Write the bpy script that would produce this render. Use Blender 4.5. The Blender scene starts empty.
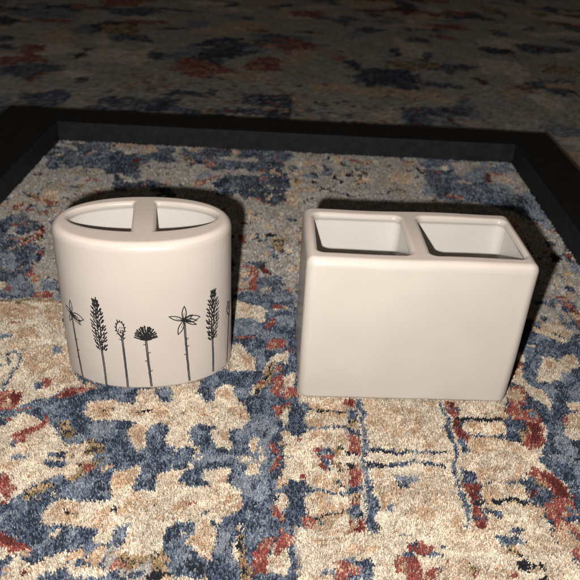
import bpy, math
import numpy as np

# Two ceramic bathroom holders on a patterned rug, lit by a phone flash.
# All lengths below are written in centimetres and scaled to metres (CM).
CM = 0.01
rng = np.random.default_rng(11)
scene = bpy.context.scene
COL = scene.collection

# ------------------------------------------------------------------ helpers
def tag(o, label=None, cat=None, kind=None, group=None):
    if label: o['label'] = label
    if cat: o['category'] = cat
    if kind: o['kind'] = kind
    if group: o['group'] = group
    return o

def build(name, verts, faces, mats, parent=None, smooth=False, midx=None, color=None, loc=(0, 0, 0), rotz=0.0):
    """verts (n,3) in cm, faces = list of (k,) index arrays with equal or mixed size -> ONE mesh object"""
    me = bpy.data.meshes.new(name)
    verts = np.asarray(verts, dtype=np.float32) * CM
    if isinstance(faces, np.ndarray):
        k = faces.shape[1]; n = len(faces)
        me.vertices.add(len(verts)); me.vertices.foreach_set('co', verts.ravel())
        me.loops.add(n * k); me.loops.foreach_set('vertex_index', faces.astype(np.int32).ravel())
        me.polygons.add(n); me.polygons.foreach_set('loop_start', np.arange(0, n * k, k, dtype=np.int32))
        me.update(calc_edges=True)
    else:
        me.from_pydata([tuple(map(float, v)) for v in verts], [], [tuple(map(int, f)) for f in faces])
    for m in (mats if isinstance(mats, (list, tuple)) else [mats]): me.materials.append(m)
    np_ = len(me.polygons)
    if midx is not None: me.polygons.foreach_set('material_index', np.asarray(midx, dtype=np.int32))
    me.polygons.foreach_set('use_smooth', np.full(np_, bool(smooth)))
    if color is not None:
        a = me.color_attributes.new('tint', 'FLOAT_COLOR', 'POINT')
        rgba = np.ones((len(verts), 4), dtype=np.float32); rgba[:, :3] = color
        a.data.foreach_set('color', rgba.ravel())
    me.update()
    o = bpy.data.objects.new(name, me); COL.objects.link(o)
    o.location = (loc[0] * CM, loc[1] * CM, loc[2] * CM); o.rotation_euler = (0, 0, rotz)
    if parent is not None: o.parent = parent
    return o

def nodes(name):
    m = bpy.data.materials.new(name); m.use_nodes = True
    nt = m.node_tree; b = nt.nodes['Principled BSDF']
    return m, nt, b

def noise_node(nt, scale, detail=4, rough=.55):
    tc = nt.nodes.new('ShaderNodeTexCoord'); n = nt.nodes.new('ShaderNodeTexNoise')
    n.inputs['Scale'].default_value = scale; n.inputs['Detail'].default_value = detail
    n.inputs['Roughness'].default_value = rough
    nt.links.new(tc.outputs['Object'], n.inputs['Vector'])
    return n

def noise2(x, y, cell, seed):
    """smooth value noise in -1..1 at points given in cm"""
    g = np.random.default_rng(seed).uniform(-1, 1, (256, 256))
    u = x / cell + 1000.3; v = y / cell + 1000.7
    i = np.floor(u).astype(int); j = np.floor(v).astype(int)
    a = u - i; b = v - j; a = a * a * (3 - 2 * a); b = b * b * (3 - 2 * b)
    G = lambda p, q: g[p % 256, q % 256]
    return (G(i, j) * (1 - a) + G(i + 1, j) * a) * (1 - b) + (G(i, j + 1) * (1 - a) + G(i + 1, j + 1) * a) * b

# ------------------------------------------------------------------ materials
def mat_glaze():
    m, nt, b = nodes('cream_glaze')
    at = nt.nodes.new('ShaderNodeVertexColor'); at.layer_name = 'tint'
    n1 = noise_node(nt, 22, 3); mr = nt.nodes.new('ShaderNodeMapRange')
    mr.inputs['From Min'].default_value = .3; mr.inputs['From Max'].default_value = .7
    mr.inputs['To Min'].default_value = .955; mr.inputs['To Max'].default_value = 1.03
    nt.links.new(n1.outputs['Fac'], mr.inputs['Value'])
    mx = nt.nodes.new('ShaderNodeVectorMath'); mx.operation = 'SCALE'
    nt.links.new(at.outputs['Color'], mx.inputs[0]); nt.links.new(mr.outputs['Result'], mx.inputs['Scale'])
    nt.links.new(mx.outputs['Vector'], b.inputs['Base Color'])
    b.inputs['Roughness'].default_value = .38
    b.inputs['IOR'].default_value = 1.48
    b.inputs['Coat Weight'].default_value = .35; b.inputs['Coat Roughness'].default_value = .1
    b.inputs['Subsurface Weight'].default_value = .0
    n2 = noise_node(nt, 35, 3); bp = nt.nodes.new('ShaderNodeBump')
    bp.inputs['Strength'].default_value = .12; bp.inputs['Distance'].default_value = .002
    nt.links.new(n2.outputs['Fac'], bp.inputs['Height']); nt.links.new(bp.outputs['Normal'], b.inputs['Normal'])
    nt.links.new(bp.outputs['Normal'], b.inputs['Coat Normal'])
    return m

def mat_wool(name, gain=1.0):
    m, nt, b = nodes(name)
    at = nt.nodes.new('ShaderNodeVertexColor'); at.layer_name = 'tint'
    n1 = noise_node(nt, 700, 2); mr = nt.nodes.new('ShaderNodeMapRange')
    mr.inputs['To Min'].default_value = .7 * gain; mr.inputs['To Max'].default_value = 1.3 * gain
    nt.links.new(n1.outputs['Fac'], mr.inputs['Value'])
    mx = nt.nodes.new('ShaderNodeVectorMath'); mx.operation = 'SCALE'
    nt.links.new(at.outputs['Color'], mx.inputs[0]); nt.links.new(mr.outputs['Result'], mx.inputs['Scale'])
    nt.links.new(mx.outputs['Vector'], b.inputs['Base Color'])
    n2 = noise_node(nt, 420, 3, .7); bp = nt.nodes.new('ShaderNodeBump'); bp.inputs['Strength'].default_value = .7; bp.inputs['Distance'].default_value = .003
    nt.links.new(n2.outputs['Fac'], bp.inputs['Height']); nt.links.new(bp.outputs['Normal'], b.inputs['Normal'])
    b.inputs['Roughness'].default_value = .9; b.inputs['Specular IOR Level'].default_value = .25
    return m

def mat_ink(name, c, r=.45):
    m, nt, b = nodes(name)
    n1 = noise_node(nt, 900, 2); cr = nt.nodes.new('ShaderNodeValToRGB')
    cr.color_ramp.elements[0].position = .3; cr.color_ramp.elements[1].position = .75
    cr.color_ramp.elements[0].color = (*[v * .75 for v in c], 1); cr.color_ramp.elements[1].color = (*[v * 1.5 for v in c], 1)
    nt.links.new(n1.outputs['Fac'], cr.inputs['Fac']); nt.links.new(cr.outputs['Color'], b.inputs['Base Color'])
    b.inputs['Roughness'].default_value = r
    return m

def mat_rail(name, c0, c1):
    m, nt, b = nodes(name)
    n1 = noise_node(nt, 90, 6, .7); cr = nt.nodes.new('ShaderNodeValToRGB')
    cr.color_ramp.elements[0].position = .35; cr.color_ramp.elements[1].position = .7
    cr.color_ramp.elements[0].color = (*c0, 1); cr.color_ramp.elements[1].color = (*c1, 1)
    nt.links.new(n1.outputs['Fac'], cr.inputs['Fac']); nt.links.new(cr.outputs['Color'], b.inputs['Base Color'])
    b.inputs['Roughness'].default_value = .7; b.inputs['Specular IOR Level'].default_value = .3
    bp = nt.nodes.new('ShaderNodeBump'); bp.inputs['Strength'].default_value = .25; bp.inputs['Distance'].default_value = .001
    n2 = noise_node(nt, 500, 4); nt.links.new(n2.outputs['Fac'], bp.inputs['Height']); nt.links.new(bp.outputs['Normal'], b.inputs['Normal'])
    return m

GLAZE = mat_glaze()
WOOL = mat_wool('rug_wool'); BACKING = mat_wool('rug_backing', .8)
INK = mat_ink('black_ink', (.014, .0155, .017)); INK_GREY = mat_ink('grey_ink', (.15, .14, .13))
RAIL_FACE = mat_rail('charcoal_stain', (.016, .017, .020), (.036, .038, .042))
RAIL_TOP = mat_rail('black_brown_stain', (.0075, .006, .005), (.016, .0135, .011))

# ------------------------------------------------------------------ ceramics: distance fields meshed with surface nets
def smax(a, b, k):
    h = np.clip(.5 + .5 * (a - b) / k, 0, 1)
    return b + (a - b) * h + k * h * (1 - h)

def sd_rrect(x, y, hx, hy, r):
    qx = np.abs(x) - hx + r; qy = np.abs(y) - hy + r
    return np.minimum(np.maximum(qx, qy), 0) + np.hypot(np.maximum(qx, 0), np.maximum(qy, 0)) - r

def sd_oval(x, y, a, b, n):
    """first-order distance to a superellipse"""
    ax = np.abs(x) / a; ay = np.abs(y) / b
    f = (ax ** n + ay ** n + 1e-9)
    g = f ** (1 / n)
    gx = f ** (1 / n - 1) * ax ** (n - 1) / a; gy = f ** (1 / n - 1) * ay ** (n - 1) / b
    return (g - 1) / np.maximum(np.hypot(gx, gy), 1e-3)

def extrude(d2, z, z0, z1, rb, rt):
    mid = (z0 + z1) / 2; re = np.where(z > mid, rt, rb)
    dz = np.abs(z - mid) - (z1 - z0) / 2
    w0 = d2 + re; w1 = dz + re
    return np.minimum(np.maximum(w0, w1), 0) + np.hypot(np.maximum(w0, 0), np.maximum(w1, 0)) - re

def surface_net(f, lo, hi, h):
    n = [int(math.ceil((hi[i] - lo[i]) / h)) + 1 for i in range(3)]
    ax = [lo[i] + h * np.arange(n[i]) for i in range(3)]
    X, Y, Z = np.meshgrid(*ax, indexing='ij')
    D = f(X, Y, Z).astype(np.float32)
    S = D < 0
    c = [S[i:n[0] - 1 + i, j:n[1] - 1 + j, k:n[2] - 1 + k] for i in (0, 1) for j in (0, 1) for k in (0, 1)]
    cnt = sum(v.astype(np.int8) for v in c)
    act = (cnt > 0) & (cnt < 8)
    idx = np.full(act.shape, -1, dtype=np.int64); cells = np.argwhere(act); idx[act] = np.arange(len(cells))
    P = np.array(lo) + (cells + .5) * h
    e = .02
    for _ in range(6):                                   # slide every vertex on to the true surface
        d = f(*P.T)
        G = np.stack([f(P[:, 0] + e, P[:, 1], P[:, 2]) - f(P[:, 0] - e, P[:, 1], P[:, 2]),
                      f(P[:, 0], P[:, 1] + e, P[:, 2]) - f(P[:, 0], P[:, 1] - e, P[:, 2]),
                      f(P[:, 0], P[:, 1], P[:, 2] + e) - f(P[:, 0], P[:, 1], P[:, 2] - e)], 1) / (2 * e)
        l2 = np.maximum((G * G).sum(1), .2)
        P = P - .8 * (d / l2)[:, None] * G
    N = G / np.maximum(np.linalg.norm(G, axis=1), 1e-6)[:, None]
    F = []
    for a in range(3):
        b, c_ = (a + 1) % 3, (a + 2) % 3
        s0 = [slice(1, n[i] - 1) for i in range(3)]; s1 = list(s0)
        s0[a] = slice(0, n[a] - 1); s1[a] = slice(1, n[a])
        A, B = S[tuple(s0)], S[tuple(s1)]
        for flip, M in ((0, A & ~B), (1, ~A & B)):
            p = np.argwhere(M)
            for i in range(3):
                if i != a: p[:, i] += 1
            q = []
            for db, dc in ((-1, -1), (0, -1), (0, 0), (-1, 0)):
                r = p.copy(); r[:, b] += db; r[:, c_] += dc
                q.append(idx[r[:, 0], r[:, 1], r[:, 2]])
            q = np.stack(q, 1)
            F.append(q[:, ::-1] if flip else q)
    return P, np.concatenate(F), N

CREAM = np.array([.60, .545, .485]); PINK_LIT = np.array([.92, .775, .68]); INSIDE = np.array([.72, .695, .655])

def ceramic(name, f, cav, H, lo, hi, h, loc, rotz, body=CREAM):
    P, F, N = surface_net(f, lo, hi, h)
    rim = (np.clip((P[:, 2] - (H - .55)) / .3, 0, 1) * np.clip((N[:, 2] - .45) / .5, 0, 1))[:, None]   # pinker top glaze, also lightened to offset the flash grazing it
    c = np.array(body) * (1 - rim) + PINK_LIT * rim
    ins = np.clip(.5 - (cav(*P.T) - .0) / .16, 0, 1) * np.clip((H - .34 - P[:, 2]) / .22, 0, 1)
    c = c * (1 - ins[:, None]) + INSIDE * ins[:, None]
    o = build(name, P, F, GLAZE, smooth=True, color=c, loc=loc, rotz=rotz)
    o.data.normals_split_custom_set_from_vertices(N.astype(np.float32).tolist())
    return o

# rectangular two-compartment holder: 15 x 8.3 x 10.9 cm
RW, RD, RH = 15.26, 8.32, 11.2
R_LOC, R_ROT = (8.575 - 4.16 * math.sin(.0447), 39.60 + 4.16 * math.cos(.0447), 0.0), .0447
def rect_d2(x, y, g):
    return np.minimum(sd_rrect(x + 3.78, y, 3.08 + g, 2.86 + g, .5 + g), sd_rrect(x - 3.74, y, 3.17 + g, 2.86 + g, .5 + g))
def rect_cav(x, y, z):
    mouth = extrude(rect_d2(x, y, 0), z, RH - 3, 40, .1, .1)          # the lip
    inner = extrude(rect_d2(x, y, .13), z, .7, RH - .42, .8, .2)      # the hollow below it is a little wider
    return -smax(-mouth, -inner, .14)
def rect_f(x, y, z):
    wob = .035 * np.sin(x * .55 + 1) * np.sin(z * .5) + .015 * np.sin(y * .8 + z * .4)
    xs = x + (.26 * np.clip(x / 7.6, 0, 1) - .03) * np.clip(1 - z / RH, 0, 1)       # cast body leans in a little at its right end
    out = extrude(sd_rrect(xs, y, RW / 2, RD / 2, .72) + wob, z, 0, RH + .03 * np.sin(x * .7), .3, .58)
    return smax(out, -rect_cav(x, y, z), .34)
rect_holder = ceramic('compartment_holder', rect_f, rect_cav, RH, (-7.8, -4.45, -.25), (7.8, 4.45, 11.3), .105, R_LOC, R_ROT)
tag(rect_holder, 'plain cream ceramic rectangular holder with two square compartments, standing beside the oval one', 'bathroom holder')

# oval holder with a bridge across its mouth: 11.9 x 8 x 11.5 cm
OA, OB, OH, ON = 6.02, 4.008, 11.53, 2.127
O_LOC, O_ROT = (-10.26, 43.359, 0.0), .1218
def oval_d2(x, y, g):
    return smax(sd_oval(x, y - .40, 5.0 + g, 2.27 + g, 2.0), .80 - g - np.abs(x - .1 + .05 * y), .2)
def oval_cav(x, y, z):
    mouth = extrude(oval_d2(x, y, 0), z, OH - 3, 40, .1, .1)
    inner = extrude(oval_d2(x, y, .10), z, .7, OH - .40, .6, .2)
    return -smax(-mouth, -inner, .14)
def oval_f(x, y, z):
    wob = .035 * np.sin(x * .5 + .4) * np.sin(z * .45 + 1)
    out = extrude(sd_oval(x, y, OA, OB, ON) + wob, z, 0, OH, .2, .58)
    return smax(out, -oval_cav(x, y, z), .3)
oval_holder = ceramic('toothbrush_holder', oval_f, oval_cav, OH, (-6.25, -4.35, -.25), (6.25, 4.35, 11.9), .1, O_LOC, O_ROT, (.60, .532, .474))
tag(oval_holder, 'oval cream ceramic toothbrush holder with black wildflowers drawn around its base', 'toothbrush holder')

# ------------------------------------------------------------------ wildflowers printed on the oval holder
_t = np.linspace(-1.5 * math.pi, .5 * math.pi, 8001)
_u = OA * np.sign(np.cos(_t)) * np.abs(np.cos(_t)) ** (2 / ON); _v = OB * np.sign(np.sin(_t)) * np.abs(np.sin(_t)) ** (2 / ON)
_L = np.r_[0, np.cumsum(np.hypot(np.diff(_u), np.diff(_v)))]; _L -= np.interp(-math.pi / 2, _t, _L)

def on_wall(s, z, lift):
    """arc length s from the front centre (cm), height z (cm) -> a point on the holder's wall, lifted off it"""
    s = np.asarray(s, float); z = np.asarray(z, float)
    x = np.interp(s, _L, _u); y = np.interp(s, _L, _v)
    e = .05
    tx = np.interp(s + e, _L, _u) - np.interp(s - e, _L, _u); ty = np.interp(s + e, _L, _v) - np.interp(s - e, _L, _v)
    l = np.hypot(tx, ty); nx, ny = ty / l, -tx / l
    P = np.stack([x, y, z], 1)
    for _ in range(3):
        d = oval_f(*P.T)
        P[:, 0] -= d * nx; P[:, 1] -= d * ny
    return P + np.stack([nx, ny, 0 * nx], 1) * lift

class Print:
    def __init__(self): self.V = []; self.F = []; self.M = []; self.k = 0
    def line(self, pts, w, mat=0, w1=None, lift=None):
        pts = np.array(pts, float)
        if mat == 0: w = w * 1.5; w1 = None if w1 is None else w1 * 1.5
        seg = np.r_[0, np.cumsum(np.hypot(*np.diff(pts, axis=0).T))]
        n = max(2, int(seg[-1] / .12) + 2)
        q = np.linspace(0, seg[-1], n)
        p = np.stack([np.interp(q, seg, pts[:, 0]), np.interp(q, seg, pts[:, 1])], 1)
        d = np.gradient(p, axis=0); d /= np.maximum(np.hypot(d[:, 0], d[:, 1]), 1e-9)[:, None]
        nn = np.stack([-d[:, 1], d[:, 0]], 1)
        ww = np.linspace(w, w if w1 is None else w1, n)[:, None] / 2
        self.k += 1
        li = (.006 if mat else .009) + (self.k % 40) * .00012 if lift is None else lift
        A = p + nn * ww; B = p - nn * ww
        i0 = sum(len(v) for v in self.V)
        self.V.append(on_wall(A[:, 0], A[:, 1], li)); self.V.append(on_wall(B[:, 0], B[:, 1], li))
        for i in range(n - 1):
            self.F.append((i0 + i, i0 + n + i, i0 + n + i + 1, i0 + i + 1)); self.M.append(mat)
    def curve(self, a, b, c, w, w1=None):
        t = np.linspace(0, 1, 10)[:, None]; a, b, c = map(np.array, (a, b, c))
        self.line((1 - t) ** 2 * a + 2 * t * (1 - t) * b + t * t * c, w, 0, w1)
    def stem(self, pts, w=.12, thorns=()):
        pts = np.array(pts, float)
        t = np.linspace(0, 1, 24); k = np.linspace(0, 1, len(pts))
        if len(pts) == 3:
            T = t[:, None]; c = 2 * pts[1] - .5 * (pts[0] + pts[2])
            p = (1 - T) ** 2 * pts[0] + 2 * T * (1 - T) * c + T * T * pts[2]
        else: p = np.stack([np.interp(t, k, pts[:, 0]), np.interp(t, k, pts[:, 1])], 1)
        p[:, 0] += rng.normal(0, .006, len(p))
        self.line(p, w, 1)
        self.line(p - [w * .48, 0], .032, 0); self.line(p + [w * .5, 0], .028, 0)
        if rng.random() < .8: self.line(p[6:20] + [w * .1, 0], .02, 0)
        for f, sd in thorns:
            i = int(f * 23); a = p[i] + [sd * w * .4, 0]
            self.line([a, a + [sd * .09, -.02], a + [sd * .17, .06]], .055, 0, .03)
    def done(self, name, label):
        o = build(name, np.concatenate(self.V), self.F, [INK, INK_GREY], parent=oval_holder, midx=self.M)
        o['label'] = label
        return o

def lavender(top, low, base, half, seed):
    r = np.random.default_rng(seed); P = Print()
    top = np.array(top); low = np.array(low)
    P.stem([low, (low + np.array(base)) / 2 + [.02, 0], base], .115)
    n = 13
    for i in range(n):
        f = i / (n - 1); c = low + (top - low) * f
        env = half * (.55 + .6 * math.sin(math.pi * min(1, .12 + f * .9)) ** .8) * (1 if f < .85 else .8)
        for sd in (-1, 1):
            for k in range(3):
                o = env * (.12, .42, .72)[k] * r.uniform(.85, 1.15); dx = env * (.18, .34, .46)[k] * r.uniform(.8, 1.2)
                up = (.34, .30, .24)[k] * r.uniform(.85, 1.2); y0 = r.uniform(-.07, .07) + (0, -.04, .02)[k]
                a = c + [sd * o, y0]; b = a + [sd * dx, up]
                P.line([a, (a + b) / 2 + [sd * .015, -.01], b], r.uniform(.066, .088), 0, .055)
        for _k in range(2): P.line([c + [r.uniform(-.09, .09), r.uniform(-.1, .05)], c + [r.uniform(-.12, .12), r.uniform(.2, .3)]], .065, 0, .04)
    for dx in (-.22, -.07, .09, .2):
        P.line([top + [dx * .6, -.25], top + [dx, r.uniform(-.02, .12)]], .06, 0, .04)
    return P.done('lavender_print', None or ('black drawn lavender spike'))

def star(c, base, petals, thorns, sc=1.0):
    P = Print(); c = np.array(c); base = np.array(base)
    P.stem([c + [.03, -.2], (c + base) / 2 + [-.02, .1], base], .115, thorns)
    for (dx, dz, w) in petals:
        w = w * 1.7
        d = np.array([dx, dz]) * sc; tip = c + d; nrm = np.array([-d[1], d[0]]); nrm /= np.hypot(*nrm)
        m = c + d * .5
        P.curve(c, m + nrm * w, tip, .056, .044); P.curve(c, m - nrm * w, tip, .056, .044)
        P.curve(c + d * .1, c + d * .35 + nrm * w * .2, c + d * .55, .03, .02)
        tipo = tip + d / np.hypot(*d) * .06; P.line([tip, tipo], .035, 0, .02)
    for k in range(16):
        a = k * 2.4; rr = .07 + .22 * ((k * 7 % 16) / 16)
        P.line([c + [math.cos(a) * .03, math.sin(a) * .03], c + [math.cos(a) * rr, math.sin(a) * rr]], .06, 0, .03)
    return P

def bud(c, base, hw, hh, thorns, seed):
    r = np.random.default_rng(seed); P = Print(); c = np.array(c); base = np.array(base)
    P.stem([c + [.06, -hh], (c + base) / 2 + [.04, 0], base], .11, thorns)
    t = np.linspace(0, 2 * math.pi, 22)
    P.line(np.stack([c[0] + hw * np.sin(t) * (1 - .25 * (np.cos(t) < -.3)), c[1] + hh * np.cos(t)], 1), .05)
    for k in range(11):
        a = -2.3 + 4.6 * k / 10; p = c + [hw * math.sin(a), hh * math.cos(a)]
        P.line([p - [0, .04], p + [math.sin(a) * .11, math.cos(a) * .1 + .05]], .075, 0, .035)
    for k in range(12):
        p = c + [r.uniform(-.6, .6) * hw, r.uniform(-.7, .65) * hh]
        P.line([p, p + [r.uniform(-.05, .05), .12]], .05, 0, .03)
    P.line([c + [-.1, hh * .9], c + [-.2, hh + .2]], .06, 0, .03)
    P.line([c + [-.12, -hh * .7], c + [.05, -hh - .15]], .06); P.line([c + [.2, -hh * .7], c + [.1, -hh - .15]], .06)
    P.line([c + [.16, -hh - .25], c + [.28, -hh - .15]], .045, 0, .02)
    return P

def umbel(base_top, base, w, h, thorns):
    r = np.random.default_rng(5); P = Print(); c = np.array(base_top); b = np.array(base)
    P.stem([c, (c + b) / 2 + [-.02, 0], b], .12, thorns)
    for row, (k0, m) in enumerate(((1.0, 17), (.78, 15), (.56, 12), (.36, 8))):
        for k in range(m):
            a = math.radians(-88 + 176 * k / (m - 1) + r.uniform(-3, 3))
            d = np.array([math.sin(a) * w, (.16 + .84 * math.cos(a)) * h + .0])
            p1 = c + d * k0 + [0, .05]; p0 = c + d * (k0 - .34) + [0, .02]
            P.line([p0, p1], .05, 0, .078)
            if row == 0 and k % 2 == 0: P.line([p1 - d * .05, p1 + d * .06], .1, 0, .05)
    P.curve(c + [-w * .55, .12], c + [0, -.08], c + [w * .55, .12], .05)
    return P

PET = [(.04, 1.12, .17), (-1.0, .46, .17), (-.44, -1.1, .2), (1.14, .0, .3), (.9, -.22, .13), (.86, -.56, .12), (.6, .3, .16)]
star((-5.33, 5.45), (-4.93, .1), [(.02, 1.08, .16), (1.12, -.1, .3), (.85, -.35, .13), (.82, -.62, .12), (-.6, .4, .15), (-.3, -.7, .15)], ((.42, 1), (.58, 1), (.72, -1))).done('star_flower_print', 'black drawn star flower at the left edge')
lavender((-3.13, 7.0), (-3.0, 3.2), (-2.93, .08), .40, 1)['label'] = 'black drawn lavender spike left of the small bud'
bud((-1.54, 5.12), (-1.37, .14), .28, .58, ((.12, -1), (.08, 1)), 3).done('flower_bud_print', 'black drawn small spiky bud near the middle')
umbel((.14, 4.2), (.3, .2), .76, 1.12, ((.09, -1), (.28, 1), (.45, -1), (.69, 1))).done('seed_head_print', 'black drawn round seed head at the front centre')
star((2.77, 5.59), (3.03, .26), PET, ((.33, 1), (.46, 1), (.6, -1))).done('star_flower_print', 'black drawn star flower with open petals')
lavender((5.02, 7.1), (4.92, 3.35), (4.96, .38), .42, 2)['label'] = 'black drawn lavender spike right of the star flower'
bud((6.79, 4.98), (6.53, .33), .26, .5, (), 4).done('flower_bud_print', 'black drawn bud at the right edge')

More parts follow.
